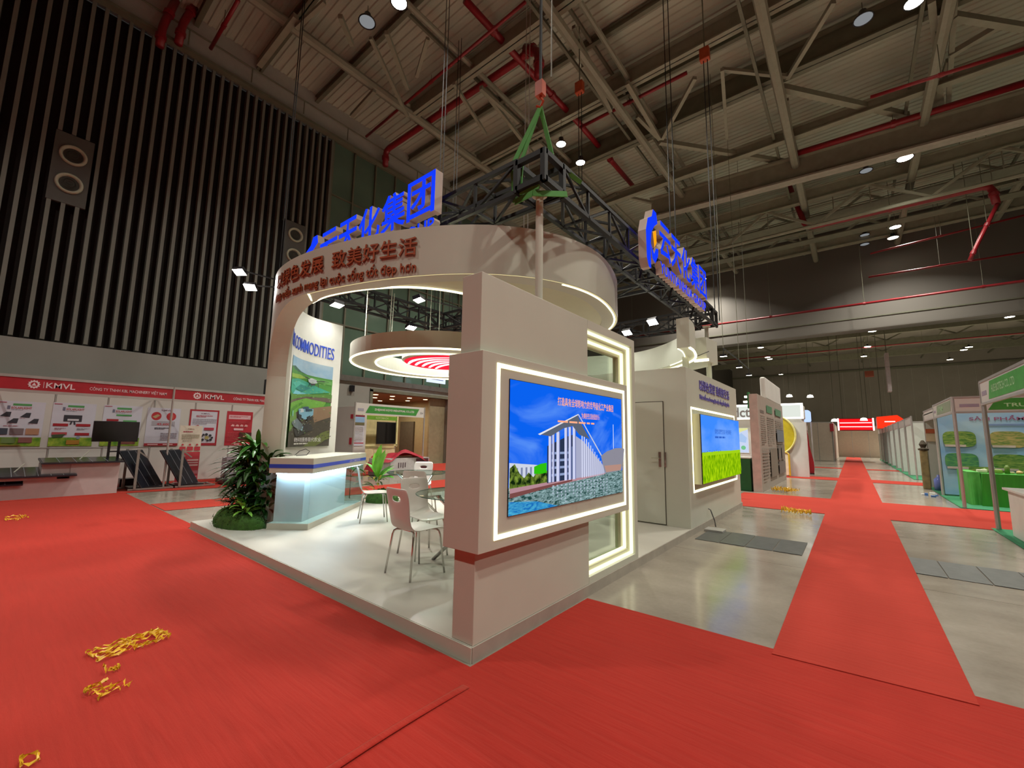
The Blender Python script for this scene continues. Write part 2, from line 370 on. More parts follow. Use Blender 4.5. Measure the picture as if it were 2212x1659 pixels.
while y < 8.6:
    cut = (0.36 < y < 1.13) or (6.72 < y < 7.55)
    segs = ((4.0, 8.05), (10.2, 14.75)) if cut else ((4.0, 14.75),)
    for z0, z1 in segs:
        h = z1-z0
        o = MB().box(-.24, -.045, 0, 0, .045, h).build('slat', SLAT)
        o.parent = wl; o.location = (.0, y, z0)
    y += sp
# round jet nozzles in two grey plates
for yc in (.77, 7.2):
    pl = MB().box(WL-.1, yc-.41, 8.05, WL+.01, yc+.40, 10.18).build('nozzle_plate', pm('nozzle_plate_grey', '55544f', .6, var=.05), wl)
    for zc in (9.55+(yc > 3)*.1, 8.67+(yc > 3)*.08):
        mb = MB(); prof = [(.20, -.05), (.235, 0.05), (.28, .06), (.30, .03), (.30, -.02)]
        vs = []; n = 28
        for r_, d_ in prof:
            for k in range(n): vs.append((WL+.02+d_, yc+r_*cos(2*pi*k/n), zc+r_*sin(2*pi*k/n)))
        fs = [(i*n+k, i*n+(k+1) % n, (i+1)*n+(k+1) % n, (i+1)*n+k) for i in range(len(prof)-1) for k in range(n)]
        mb.add(vs, fs); rg = mb.build('nozzle_ring', pm('ring_cream', 'b4b6a0', .4, var=.05), pl, smooth=True)
        mb = MB()
        for rr, dd in ((.05, .10), (.10, .07), (.15, .04)):
            mb.tube([(WL+dd, yc+rr*cos(2*pi*k/20), zc+rr*sin(2*pi*k/20)) for k in range(20)], .008, 5, closed=True)
        n = 24; mb.add([(WL+.02, yc+.2*cos(2*pi*k/n), zc+.2*sin(2*pi*k/n)) for k in range(n)], [tuple(range(n))])
        mb.build('nozzle_cone', pm('nozzle_dark', '3a372e', .5), pl)
# green glazing beyond the slats
gl = thing('window_1', 'green tinted glazing high on the left wall', None, (WL, 8.7, 4), kind='structure')
ys = [8.66, 9.72, 10.86, 12.02, 13.2, 14.4, 15.6, 16.8, 18.0, 19.2, 20.0]; zs = [4.05, 6.4, 9.2, 12.3, 14.9]
for a in range(len(ys)-1):
    for b in range(len(zs)-1): MB().box(WL-.3, ys[a]+.03, zs[b]+.03, WL-.27, ys[a+1]-.03, zs[b+1]-.03).build('pane', GGREEN, gl)
fm = MB()
for y in ys: fm.box(WL-.28, y-.035, 4.0, WL-.18, y+.035, 14.95)
for z in zs: fm.box(WL-.27, ys[0], z-.03, WL-.2, ys[-1], z+.03)
fm.build('window_frame', STEEL_D, gl)
MB().box(WL-.05, 8.6, 3.85, WL+.12, 20, 4.1).build('trim_1', pm('ledge', '5d5a54', .7)); bpy.data.objects['trim_1']['kind'] = 'structure'
MB().box(WL-.02, -14, 14.75, WL+.25, 40, 14.86).build('trim_2', STEEL_D)['kind'] = 'structure'
rl = thing('wall_rail', 'thin grey maintenance rail running along the top of the left wall', 'rail', (WL, 0, 15.3))
rb = MB(); rb.tube([(WL+.3, -8, 15.5), (WL+.3, 30, 15.5)], .03, 6)
rb.build('top_rail', STEEL_D, rl)
for k in range(18): MB().tube([(WL+.3, -7+2*k, 14.9), (WL+.3, -7+2*k, 15.5)], .025, 5).build('upright', STEEL_D, rl)
# doorway with a lit lobby behind
lb = thing('door_1', 'tall exit doorway to a beige lobby', None, (WL, 13.6, 0), kind='structure')
LOB = pm('lobby_wall', 'a59a7a', .7, var=.05)
mb = MB(); mb.box(WL-6.2, 11.0, 0, WL-6, 16.4, 4.2); mb.box(WL-6, 16.1, 0, WL-.4, 16.3, 3.6); mb.box(WL-6, 11.0, 0, WL-.4, 11.2, 3.6)
mb.build('lobby_wall', LOB, lb)
MB().box(WL-6, 11.2, 3.5, WL-.4, 16.1, 3.6).build('lobby_ceiling', pm('lobby_ceiling', '8a7a62', .8), lb)
MB().box(WL-6, 11.2, -.02, WL-.4, 16.1, .003).build('lobby_floor', CARPET2, lb)
MB().box(WL-.42, 15.0, 0, WL-.3, 16.1, 3.5).build('door_leaf', pm('door_leaf', '8c8266', .6), lb)
mb = MB(); mb.box(WL-.1, 11.1, 0, WL+.04, 11.25, 3.6); mb.box(WL-.1, 16.05, 0, WL+.04, 16.2, 3.6); mb.box(WL-.1, 11.1, 3.5, WL+.04, 16.2, 3.65); mb.build('door_frame', STEEL_D, lb)
MB().box(WL-4.2, 15.98, .02, WL-2.9, 16.09, 2.3).build('inner_door', pm('inner_door', '5f5a50', .6), lb)
WARM = em('downlight_glow', 'ffe0a8', 6)
for i, (a, b) in enumerate(((-1.2, 12.2), (-1.2, 13.2), (-1.2, 14.3), (-1.2, 15.4), (-2.8, 12.2), (-2.8, 13.2), (-2.8, 14.3), (-2.8, 15.4), (-4.4, 13.2), (-4.4, 14.6))):
    t = thing('downlight', 'round warm downlight in the lobby ceiling behind the exit doorway, %s row' % ('front' if a > -2 else 'middle' if a > -4 else 'rear'), 'light', (WL+a, b, 3.49), 'lobby downlights')
    MB().lathe([(0, -.012), (.11, -.012), (.13, 0)], (WL+a, b, 3.497), 16).build('lens', WARM, t)
    if i in (1, 6):
        ld = bpy.data.lights.new('lobby_lamp', 'AREA'); ld.shape = 'DISK'; ld.size = .6; ld.energy = 55; ld.color = (1, .82, .55)
        lo_ = bpy.data.objects.new('lobby_lamp', ld); COL.objects.link(lo_); lo_.parent = t; lo_.location = (0, 0, -.08)

# --- far end wall, bulkhead, right side wall
fw = thing('wall_back', 'dark far end wall of the hall', None, (10, 90, 0), kind='structure')
MB().box(WL, 90, 0, 42, 90.3, 16.4).build('wall_sheet', pm('far_wall', '8a867c', .8, var=.06, scale=.5), fw)
for k in range(34): MB().box(-16+k*1.7, 89.94, 5, -15.95+k*1.7, 90, 13.2).build('wall_rib', pm('wall_rib', 'a39e92', .7), fw)
MB().box(WL, 89.8, 13.2, 42, 90, 13.5).build('wall_rib', STEEL_D, fw)
tag(MB().box(42, -14, 0, 42.3, 92, 16.4).build('wall_right', pm('right_wall', '4c4a44', .8)), 'far right hall wall', None, None, 'structure')
tag(MB().box(WL-.4, -14.3, 0, 42.3, -14, 16.4).build('wall_front', pm('behind_wall', '6a665e', .8)), 'hall wall behind the photographer', None, None, 'structure')
bk = thing('bulkhead', 'deep grey ceiling bulkhead', None, (0, 36, 9), kind='structure')
BULK = pm('bulkhead_paint', '5f5b55', .7, var=.03, scale=.3)
MB().box(WL, 36, 8.9, 42, 36.6, 16.3).build('bulkhead_panel', BULK, bk)
MB().box(WL, 35.6, 8.9, 42, 36, 10.6).build('bulkhead_panel', pm('bulkhead_light', '716d66', .7, var=.03, scale=.3), bk)
MB().box(WL, 35.55, 9.65, 42, 35.6, 9.72).build('bulkhead_trim', STEEL_D, bk)

# --- roof
ce = thing('ceiling', 'corrugated steel roof with grey girders', None, (0, 0, 16.3), kind='structure')
mb = MB(); y = -14; pts = []
while y < 36.6: pts += [(y, 16.34), (y+.14, 16.34), (y+.17, 16.30), (y+.25, 16.30), (y+.28, 16.34)]; y += .28
for a, b in zip(pts[:-1], pts[1:]):
    if a[0] < b[0]-1e-6 or a[1] != b[1]: mb.poly([(WL-.4, a[0], a[1]), (42, a[0], a[1]), (42, b[0], b[1]), (WL-.4, b[0], b[1])])
ROOF = pm('roof_sheet', 'b2b8a8', .7, var=.08, scale=.6)
mb.build('roof_sheet', ROOF, ce); tag(bpy.data.objects['roof_sheet'], kind='stuff')
MB().box(WL-.4, 36, 15.6, 42, 92, 15.8).build('roof_deck', pm('far_roof', '7a766c', .85, var=.1, scale=.4), ce)
MB().box(WL-.4, -14, 16.42, 42.3, 92, 16.5).build('roof_cover', STEEL_D, ce)
def ibeam(a, b, d, w, t=.05, mat=STEEL, name='roof_beam', lower=None):
    a, b = Vector(a), Vector(b); m_ = MB()
    m_.bar(a+Vector((0, 0, d/2)), b+Vector((0, 0, d/2)), t*.7, d)
    m_.bar(a+Vector((0, 0, d-t/2)), b+Vector((0, 0, d-t/2)), w, t)
    o = m_.build(name, mat, ce)
    MB().bar(a+Vector((0, 0, t/2)), b+Vector((0, 0, t/2)), w, t).build('beam_flange', lower or mat, ce)
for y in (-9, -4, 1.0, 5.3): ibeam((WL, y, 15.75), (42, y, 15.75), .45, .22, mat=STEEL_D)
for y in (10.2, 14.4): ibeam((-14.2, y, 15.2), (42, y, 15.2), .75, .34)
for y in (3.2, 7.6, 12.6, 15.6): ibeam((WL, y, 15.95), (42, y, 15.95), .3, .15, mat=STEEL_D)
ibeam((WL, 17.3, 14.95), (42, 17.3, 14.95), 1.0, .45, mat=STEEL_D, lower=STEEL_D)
ibeam((WL, 20.6, 14.6), (42, 20.6, 14.2), .5, .3)
ibeam((-8, 22.2, 13.75), (42, 23.0, 11.4), 1.15, .5, .08, name='main_girder', lower=pm('girder_flange', '969184', .6))
for y in (26.5, 30.5, 34): ibeam((WL, y, 14.4), (42, y, 14.1), .7, .34)
# long tubes along the aisle direction and lattice braces
for x, z, r_ in ((-14.2, 15.25, .17), (-10.6, 15.5, .1), (-6.55, 14.55, .16), (-6.1, 15.5, .1), (-1.35, 14.2, .17), (3.05, 14.3, .17), (7.4, 14.4, .17), (13, 14.5, .17), (20, 14.5, .17)):
    MB().tube([(x, -13, z), (x*.97+.1, 35.5, z)], r_, 8).build('roof_tube', pm('tube_paint', '8c8c7b', .55, var=.06), ce)
    MB().box(x-.55, -13, z+.5, x-.45, 35.5, z+.62).build('purlin', STEEL_D, ce)
proto_b = {}
def brace(p, q, w=.14, mat=STEEL, parent=None, name='roof_brace'):
    p, q = Vector(p), Vector(q); L_ = round((q-p).length, 1); k = (L_, w, mat.name, name)
    if k not in proto_b:
        o = MB().box(-w/2, -w/2, 0, w/2, w/2, L_).build(name, mat); proto_b[k] = o.data; bpy.data.objects.remove(o)
    o = bpy.data.objects.new(name, proto_b[k]); COL.objects.link(o); o.parent = parent or ce
    base = Vector((0, 0, 0)); pp = o.parent
    while pp is not None: base += pp.location; pp = pp.parent
    o.location = p-base; o.rotation_mode = 'QUATERNION'; o.rotation_quaternion = (q-p).to_track_quat('Z', 'Y'); return o
for (a, b, w) in (((1425, 306), (1697, 350), .2), ((1425, 300), (1355, 180), .16), ((1430, 300), (1500, 170), .14), ((1425, 300), (1375, 250), .14), ((1690, 190), (1960, 250), .22), ((1700, 170), (1800, 5), .14), ((1700, 165), (1560, 150), .12), ((1560, 150), (1570, 300), .12),
                  ((1260, 140), (1320, 235), .16), ((1320, 240), (1240, 60), .12), ((1150, 330), (1040, 190), .14), ((1038, 190), (1120, 265), .12), ((880, 250), (800, 80), .12), ((835, 70), (880, 190), .14), ((980, 180), (1050, 290), .12), ((1420, 440), (1330, 420), .14),
                  ((2012, 0), (2040, 300), .18), ((2062, 0), (2045, 290), .14), ((2052, 20), (1990, 290), .14), ((1690, 230), (1725, 345), .16), ((1700, 215), (1715, 330), .12), ((2050, 120), (2160, 55), .18), ((2060, 35), (2212, 60), .2), ((1995, 300), (2050, 130), .16), ((1230, 470), (1330, 420), .12), ((640, 60), (700, 5), .12), ((735, 35), (760, 95), .14), ((560, 140), (640, 35), .18), ((760, 250), (810, 195), .14), ((900, 165), (925, 80), .12)):
    brace(gz(*a, 14.7), gz(*b, 14.9), w)
for y in (26.5, 30.5, 34):
    for k in range(10):
        x = -14+4.4*k; z0 = 12.9 if y < 28 else 14.3
        brace((x, y, z0), (x+2.2, y, z0+1.5), .12); brace((x+2.2, y, z0+1.5), (x+4.4, y, z0), .12)
    MB().tube([(WL, y, z0), (30, y, z0)], .09, 6).build('bottom_chord', STEEL, ce)
# maintenance walkway with railing
wk = thing('catwalk', 'grey roof walkway with thin railings hanging beneath the girders', 'walkway', (0, 27, 13.6))
MB().box(-12, 27, 13.6, 38, 27.9, 13.68).build('walkway_deck', STEEL_D, wk)
rb = MB()
for yy in (27, 27.9):
    for zz in (14.15, 14.7): rb.tube([(-12, yy, zz), (38, yy, zz)], .025, 5)
rb.build('handrail', STEEL, wk)
for k in range(34): MB().tube([(-12+1.5*k, 27, 13.6), (-12+1.5*k, 27, 14.7)], .025, 5).build('rail_post', STEEL, wk)
MB().box(-12, 29, 13.2, 38, 29.7, 13.25).build('walkway_deck', STEEL_D, wk)
rb = MB()
for zz in (13.7, 14.1): rb.tube([(-12, 29, zz), (38, 29, zz)], .025, 5)
rb.build('handrail', STEEL, wk)
# beyond the bulkhead
for y in (44, 52, 60, 68, 76):
    MB().box(WL, y, 13.2, 42, y+.35, 14.0).build('far_beam', STEEL_D, ce)
    for k in range(8): brace((-14+6*k, y+.2, 14), (-11+6*k, y+.2, 15.6), .14, STEEL_D); brace((-11+6*k, y+.2, 15.6), (-8+6*k, y+.2, 14), .14, STEEL_D)
for x in (-12, -5, 2, 9, 16, 23): MB().tube([(x, 37, 14.6), (x, 89, 14.6)], .12, 6).build('far_tube', STEEL_D, ce)

# --- red sprinkler pipes
def pipe(pts, r_, label, group='red sprinkler pipes under the roof', bands=0):
    o = thing('sprinkler_pipe', label, 'pipe', pts[0], group if group else None)
    P = [Vector(p) for p in pts]; Q = [P[0]]
    for i in range(1, len(P)-1):
        a = P[i]+(P[i-1]-P[i]).normalized()*r_*2.2; b = P[i]+(P[i+1]-P[i]).normalized()*r_*2.2; Q += [a, (a+b)/2*.5+P[i]*.5, b]
    Q.append(P[-1]); MB().tube(Q, r_, 10).build('pipe_run', REDPIPE, o, smooth=True)
    for i in range(len(P)-1):
        n = max(1, int((P[i+1]-P[i]).length/5)); d = (P[i+1]-P[i]).normalized()
        for k in range(n):
            c = P[i]+(P[i+1]-P[i])*((k+.5)/n); MB().tube([c-d*.07, c+d*.07], r_*1.28, 10).build('coupling', REDPIPE, o)
            if c.z > 9: MB().tube([c, c+Vector((0, 0, 15.6-c.z if c.z < 15.5 else .2))], .012, 4).build('hanger_rod', STEEL_D, o)
    return o
A = gx(833, 350, WL+.35); B = gx(833, 325, WL+.35); Cc = gz(1120, 130, B.z+.25)
pipe([A-Vector((0, 0, .2)), B, Cc, gz(1155, 100, Cc.z)], .14, 'thick red pipe rising off the left wall and crossing above the tall blue sign', None)
pipe([gz(1005, 0, Cc.z-.1), gz(1118, 125, Cc.z-.1), gz(1254, 270, Cc.z-.1), gz(1370, 405, Cc.z-.1)], .12, 'red pipe running deep into the hall above the booth corner', None)
pipe([gz(791, 295, 15.4), gz(1140, 0, 15.2)], .055, 'thin red pipe slanting above the thick one on the left', None)
pipe([gz(1254, 275, 15.2), gz(1484, 157, 15.2)], .07, 'short thin red pipe branching right above two bright lamps', None)
pipe([gy(1290, 445, 21.5), gy(1570, 335, 21.5)], .07, 'thin red pipe just over the light-edged main girder', None)
pipe([gy(1710, 335, 21.8), gy(2212, 180, 21.8)], .13, 'thick red pipe resting above the main girder at the upper right', None)
pipe([gy(1880, 210, 17.8), gy(2212, 105, 17.8)], .06, 'thin shining red pipe at the upper right edge', None)
pipe([gy(1700, 390, 27), gy(1742, 493, 27), gy(2142, 400, 27), gy(2152, 440, 27)], .14, 'thick red pipe dropping below the main girder and turning right', None)
pipe([gy(2155, 440, 27), gy(2110, 530, 27), gy(2095, 562, 27)], .08, 'thin red drop pipe at the far upper right', None)
pipe([(-17, 34.5, 10.35), (40, 34.5, 10.3)], .075, 'long thin red pipe across the grey bulkhead', None)
pipe([gy(2212, 465, 31), gy(1880, 548, 31)], .05, 'upper of two thin pipes over the bulkhead at right', None)
pipe([gy(2212, 545, 31), gy(1876, 599, 31)], .05, 'lower of two thin pipes over the bulkhead at right', None)
pipe([gx(345, 100, WL+.4), gx(350, 60, WL+.4), gx(380, 0, WL+.4)], .12, 'thick red standpipe at the top of the slatted wall, left one', None)
pipe([gx(385, 95, WL+.4), gx(395, 50, WL+.4), gx(430, 0, WL+.4)], .12, 'thick red standpipe at the top of the slatted wall, right one', None)
pipe([gz(455, 105, 15), gz(515, 0, 15)], .06, 'short thin red pipe end below the roof at upper left', None)
pipe([gy(1135, 105, 11), gy(1165, 110, 11), gy(1163, 165, 11)], .16, 'thick red elbow pipe hanging above the booth corner', None)
for k, y in enumerate((41, 47, 56, 66)): pipe([(-16, y, 13.0), (40, y, 12.9)], .07, ('nearest', 'second', 'third', 'furthest')[k]+' thin red pipe under the far ceiling beyond the bulkhead', 'thin red pipes in the far hall')

# --- lamps
GLOW = em('lamp_glow', 'fff4dc', 40); DIM = em('dim_lens', 'ccd0d4', .35)
def bay(loc, label, group, r_=.2, on=True, lamp=True, w=None, cord=1.6):
    t = thing('high_bay_lamp', label, 'lamp', loc, group)
    x, y, z = loc
    MB().lathe([(.06, .32), (.10, .3), (.12, .12), (r_, .04), (r_*1.05, 0), (r_*.93, 0), (r_*.9, .03)], loc, 20).build('housing', BLACK, t, smooth=True)
    MB().lathe([(0, .012), (r_*.9, .012)], loc, 20).build('lens', GLOW if on else DIM, t)
    MB().tube([(x, y, z+.3), (x, y, min(15.2, z+cord))], .012, 4).build('suspension', STEEL_D, t)
    if on and lamp:
        ld = bpy.data.lights.new('bay_light', 'AREA'); ld.shape = 'DISK'; ld.size = .5; ld.energy = w or BAY_W; ld.color = (1, .95, .85); ld.spread = radians(130)
        lo_ = bpy.data.objects.new('bay_light', ld); COL.objects.link(lo_); lo_.parent = t; lo_.location = (0, 0, -.04)
G1 = None
for px, py, z, lab, r_ in ((862, 6, 14, 'bright round lamp at the top edge of the roof, left of centre', .24), (1212, 312, 14, 'left of two bright lamps beside the orange hoist hook', .22), (1254, 352, 14, 'right of two bright lamps beside the orange hoist hook', .22),
                      (1955, 342, 14, 'bright lamp under the main girder at upper right', .3), (1934, 491, 14, 'upper of two lamps stacked before the bulkhead', .28), (1929, 514, 14, 'lower of two lamps stacked before the bulkhead', .28),
                      (1518, 603, 14, 'upper of two lamps right of the small blue sign', .28), (1506, 616, 14, 'lower of two lamps right of the small blue sign', .28), (1975, 6, 14, 'bright round lamp at the top right edge of the roof', .24)):
    bay(tuple(gz(px, py, z)), lab, None, r_, lamp=(py != 514 and py != 616), w=(BAY_W*1.6 if py > 340 else BAY_W))
for px, py, lab in ((793, 48, 'unlit round lamp with a dark rim, roof upper left'), (1865, 42, 'unlit round lamp with a dark rim, roof upper right'), (1871, 369, 'small unlit round lamp under the main girder'), (1868, 508, 'upper of two unlit lamps hanging before the bulkhead'), (1868, 528, 'lower of two unlit lamps hanging before the bulkhead')):
    bay(tuple(gz(px, py, 14.6)), lab, None, .26, on=False)
for (px, py), lab in zip(((2192, 677), (2181, 685), (1884, 716), (1874, 749), (1866, 770), (2093, 750), (2082, 756), (2052, 777), (1643, 751), (1658, 772), (1663, 776), (1687, 809)),
        ('upper of a lamp pair at the right edge of the picture', 'lower of a lamp pair at the right edge of the picture', 'first lamp above the aisle', 'second lamp above the aisle', 'third and lowest lamp above the aisle', 'upper of a close lamp pair above the right stands', 'lower of a close lamp pair above the right stands', 'single lamp left of the pair above the right stands',
         'highest lamp above the information wall', 'left of two touching lamps above the information wall', 'right of two touching lamps above the information wall', 'lowest lamp above the information wall')):
    bay(tuple(gz(px, py, 13)), 'small bright far hall lamp beyond the bulkhead, '+lab if len(lab.split()) < 9 else lab+', in the far hall', 'far hall lamps', .35, lamp=(px in (1884, 2093, 1643, 1874, 2192)), w=3200)
# rows the picture does not reach but the place has: over and behind the photographer
for x, y in ((2.6, 5), (2.6, 14.5), (-9, -4), (2.6, -4), (12, 5), (12, 14.5), (12, 24), (12, -4), (-9, 24)):
    bay((x, y, 14.2) if (x, y) != (2.6, 5) else (4.6, 4.0, 14.2), 'high bay lamp hanging from the roof outside the picture', 'lamps outside the picture', .24)
# ================================================================== THE MAIN BOOTH
PZ = .10                                       # platform top
PLAT = pm('platform_laminate', 'b9b6ab', .38, var=.05, scale=1.4, stretch=(1, 2.5, 1), bump=.03)
pf = thing('booth_platform', 'low white raised platform under the curved-ring exhibition booth', 'platform', (-5, 6.5, 0))
MB().box(-8.1, 2.16, 0.0, -2.05, 10.9, PZ).build('platform_deck', PLAT, pf)
MB().box(-8.105, 2.15, 0.0, -2.045, 2.158, PZ-.002).build('edge_board', WHITE, pf)
MB().box(-2.049, 2.16, 0, -2.04, 10.9, PZ-.002).build('edge_board', pm('edge_board_grey', 'a39c90', .6), pf)
# --- screen wall near the corner
XW = -2.05
sw = thing('screen_wall', 'tall white front corner wall carrying the large screen box and an LED-edged glass slot', 'wall', (XW, 3.5, PZ))
MB().box(-2.25, 2.17, PZ, XW, 3.76, 2.69).build('wall_block', WHITE, sw, bevel=.004)
fr = MB()     # window frame: stepped reveal
fr.box(-2.25, 3.76, 2.60, XW, 4.95, 2.69); fr.box(-2.25, 4.87, PZ, XW, 4.95, 2.60); fr.box(-2.25, 3.76, PZ, XW, 4.87, .16)
fr.build('frame', WHITE, sw)
CREAM = pm('reveal_paint', 'c6c6a6', .4, var=.02)
f2 = MB(); f2.box(-2.24, 3.76, 2.525, -2.11, 4.87, 2.60); f2.box(-2.24, 4.80, .16, -2.11, 4.87, 2.525); f2.box(-2.24, 3.76, .16, -2.11, 4.80, .225); f2.build('inner_frame', CREAM, sw)
for i, (a, b, c, xx) in enumerate(((4.835, 2.565, .19, -2.085), (4.765, 2.49, .25, -2.14))):
    w = .022; m_ = MB()
    m_.box(xx-.02, 3.77, b, xx+.012, a+w, b+w); m_.box(xx-.02, a, c, xx+.012, a+w, b); m_.box(xx-.02, 3.77, c-w, xx+.012, a+w, c)
    m_.build('led_strip', LEDW, sw)
f3 = MB(); f3.box(-2.24, 3.76, 2.46, -2.17, 4.80, 2.525); f3.box(-2.24, 4.74, .225, -2.17, 4.80, 2.46); f3.build('inner_trim', CREAM, sw)
MB().box(-2.215, 3.76, .225, -2.205, 4.74, 2.46).build('glass_pane', glass('clear_pane', (.90, .97, .92)), sw)
# screen box wrapped around the wall
MB().box(-2.33, 2.13, .70, -1.985, 4.56, 2.085).build('screen_box', WHITE, sw, bevel=.003)
def ledframe(F, a0, b0, a1, b1, w, parent, c=.0, name='led_frame'):
    m_ = MB(); m_.fbox(F, a0, b0, c, a1, b0+w, c+.006); m_.fbox(F, a0, b1-w, c, a1, b1, c+.006); m_.fbox(F, a0, b0+w, c, a0+w, b1-w, c+.006); m_.fbox(F, a1-w, b0+w, c, a1, b1-w, c+.006)
    return m_.build(name, LED, parent)
ledframe(FX(-1.985, 0, 0), 2.285, .765, 4.475, 2.015, .032, sw)
# --- first screen (big) : its picture is made of glowing flat shapes
def disp(name, label, F, w, h, parts, depth=.03):
    t = thing(name, label, 'screen', F.P(w/2, 0, 0))
    MB().fbox(F, -.004, -.004, -.004, w+.004, h+.004, depth*.6).build('bezel', BLACK, t)
    F2 = Fr(F.P(0, 0, depth*.6+.001), F.u, F.v); return t, F2
SE = 1.0
s1, F = disp('led_screen', 'large lit screen showing a pillared building by water under blue sky', FX(-1.985, 2.43, .91), 1.955, 1.0, None, .008)
SKY = cloudy('screen_sky', '0a62f0', '7ab4ff', SE, (1, .6, 1.6), 1.6, .48, .85, dist=1.2)
p = Pr(F, 1.955, 1.0, SE)
p.rect(0, 0, 1, .8, SKY); p.up()
WATER = cloudy('screen_water', '1c4440', 'a8c8cc', SE, (1, 3, 11), 5.5, .36, .72, dist=1.0)
p.poly([(0, .80), (.78, .775), (1, .77), (1, 1), (0, 1)], WATER); p.up()
p.poly([(0, 1), (.34, 1), (.18, .93), (0, .90)], cloudy('screen_pool', '1368b8', '4fb4d8', SE, (1, 4, 20), 2, .35, .7, dist=2)); p.up()
# town and trees at left
p.poly([(0, .62), (.16, .645), (.24, .66), (.24, .80), (0, .82)], 'cfd6e6'); p.up()
for k in range(7): p.rect(.01+k*.03, .66, .012, .13, '7c86a8')
TREE = cloudy('screen_trees', '10240c', '7f9a3a', SE, (1, 8, 8), 3, .4, .65)
p.up(); p.poly([(0, .66), (.03, .63), (.06, .70), (.09, .74), (.12, .70), (.15, .74), (.2, .68), (.25, .70), (.25, .82), (0, .83)], TREE); p.up()
p.poly([(.155, .66), (.20, .64), (.245, .635), (.245, .715), (.2, .72), (.155, .715)], '2fbf10'); p.up()
p.poly([(0, .805), (.3, .79), (.78, .765), (.78, .785), (.3, .83), (0, .865)], 'b58a94'); p.up(); p.poly([(0, .84), (.45, .795), (.45, .81), (0, .875)], '7a4a48'); p.up()
# building: dark glass body, columns, roof wedge
p.poly([(.245, .50), (.40, .42), (.46, .40), (.46, .79), (.245, .80)], '2a3550'); p.up()
p.poly([(.46, .40), (.55, .46), (.74, .68), (.78, .775), (.46, .79)], 'a8acc8'); p.up()
for r_ in range(4): p.rect(.27, .55+r_*.06, .19, .02, '8fa0c8')
p.up(); p.poly([(.41, .52), (.46, .50), (.46, .79), (.41, .79)], '59688e'); p.up()
for x, w_, y0 in ((.25, .018, .42), (.278, .012, .40), (.31, .022, .38), (.375, .02, .34), (.41, .018, .335), (.445, .022, .32)): p.rect(x, y0, w_, .795-y0, 'cfd4f4'); p.rect(x+w_, y0, .006, .795-y0, '6a72a4')
p.up()
for k in range(11):
    x = .525+k*.021; y0 = .38+k*.030; p.rect(x, y0, .010-k*.0004, .79-y0, 'd8dcf6')
p.up(); p.poly([(.165, .405), (.485, .215), (.52, .30), (.60, .44), (.50, .40), (.44, .325), (.36, .35), (.26, .42)], '5c6474'); p.up()
p.poly([(.485, .213), (.495, .213), (.728, .60), (.715, .60)], 'c8ccdc')
p.poly([(.165, .405), (.485, .215), (.49, .222), (.18, .412)], 'e4e6f0')
p.up(); p.poly([(.715, .60), (.78, .56), (.88, .53), (.97, .53), (.995, .54), (.98, .66), (.95, .765), (.76, .775), (.735, .70)], '8d8b98'); p.poly([(.75, .70), (.95, .70), (.945, .76), (.77, .765)], 'b58d80')
p.rect(.855, .285, .006, .25, 'dfeaff'); p.rect(.995, .60, .005, .17, '3c3b3a'); p.up()
for k in range(16): x = .27+k*.032; [p.poly([(x+.004*(q % 2), .82+.028*q), (x+.014-.001*q+.004*(q % 2), .82+.028*q), (x+.012-.001*q, .835+.028*q), (x, .835+.028*q)], 'aab8c8') for q in range(3+k % 4)]
p.up()
p.text('打造具有全球影响力的世界级化工产业集团', .295, .085, .545, .075, 'ffb089', .012); p.text('为美好生活创造价值', .50, .20, .185, .055, 'ffb089', .012); p.lines(.295, .285, .55, .02, 1, 'ffb089', .8)
p.build('screen_picture', s1)
# --- store room block behind, with flush door and second screen
sr = thing('store_room', 'white store room block with a flush door, behind the screen wall', 'room', (-3.3, 8.9, PZ))
MB().box(-4.6, 7.03, PZ, XW, 10.83, 2.66).build('room_wall', WHITE, sr, bevel=.003)
dm = MB(); x0, x1 = -3.22, -2.43
GAP = pm('door_gap', '4b4538', .8)
dm.box(x0-.006, 7.022, PZ+.01, x0+.006, 7.03, 2.11); dm.box(x1-.006, 7.022, PZ+.01, x1+.006, 7.03, 2.11); dm.box(x0, 7.022, 2.10, x1, 7.03, 2.112); dm.box(x0, 7.022, PZ+.01, x1, 7.03, PZ+.02); dm.build('door_gap', GAP, sr)
dr = MB().box(x0+.006, 7.016, PZ+.022, x1-.006, 7.03, 2.10).build('door', WHITE, sr)
hm = MB(); hm.box(-2.52, 7.005, 1.03, -2.48, 7.016, 1.27); hm.tube([(-2.50, 7.005, 1.17), (-2.50, 6.96, 1.17), (-2.62, 6.955, 1.17)], .009, 6); hm.build('door_handle', CHROME, dr)
tb = MB(); tb.box(-2.43, 7.012, 1.03, -2.40, 7.03, 1.27); tb.build('strike_plate', CHROME, sr)
ledframe(FX(XW, 0, 0), 7.23, .63, 10.5, 2.02, .035, sr)
MB().box(XW, 7.30, .765, -1.935, 10.28, 1.905).build('screen_mount', CREAM, sr)
s2, F = disp('led_screen', 'lit screen with blue sky over a bright green field, on the store room', FX(-1.935, 7.31, .775), 2.96, 1.12, None, .02)
p = Pr(F, 2.96, 1.12, SE)
p.rect(0, 0, 1, .56, cloudy('screen_sky2', '3f8cff', '9cc4ff', SE, (1, .5, 1.4), .9, .35, .75)); p.up()
p.rect(0, .55, 1, .45, cloudy('screen_grass', '5f9a00', 'b6e010', SE, (1, 3, 1.2), 7, .38, .64, detail=8)); p.up()
p.poly([(0, .56), (.3, .545), (.7, .55), (1, .545), (1, .60), (0, .605)], 'a4d418')
for k in range(60):
    a = random.uniform(0, 1); b = random.uniform(.66, .98); p.poly([(a, b), (a+.004, b), (a+.008+random.uniform(-.006, .01), b-.10)], '86c208')
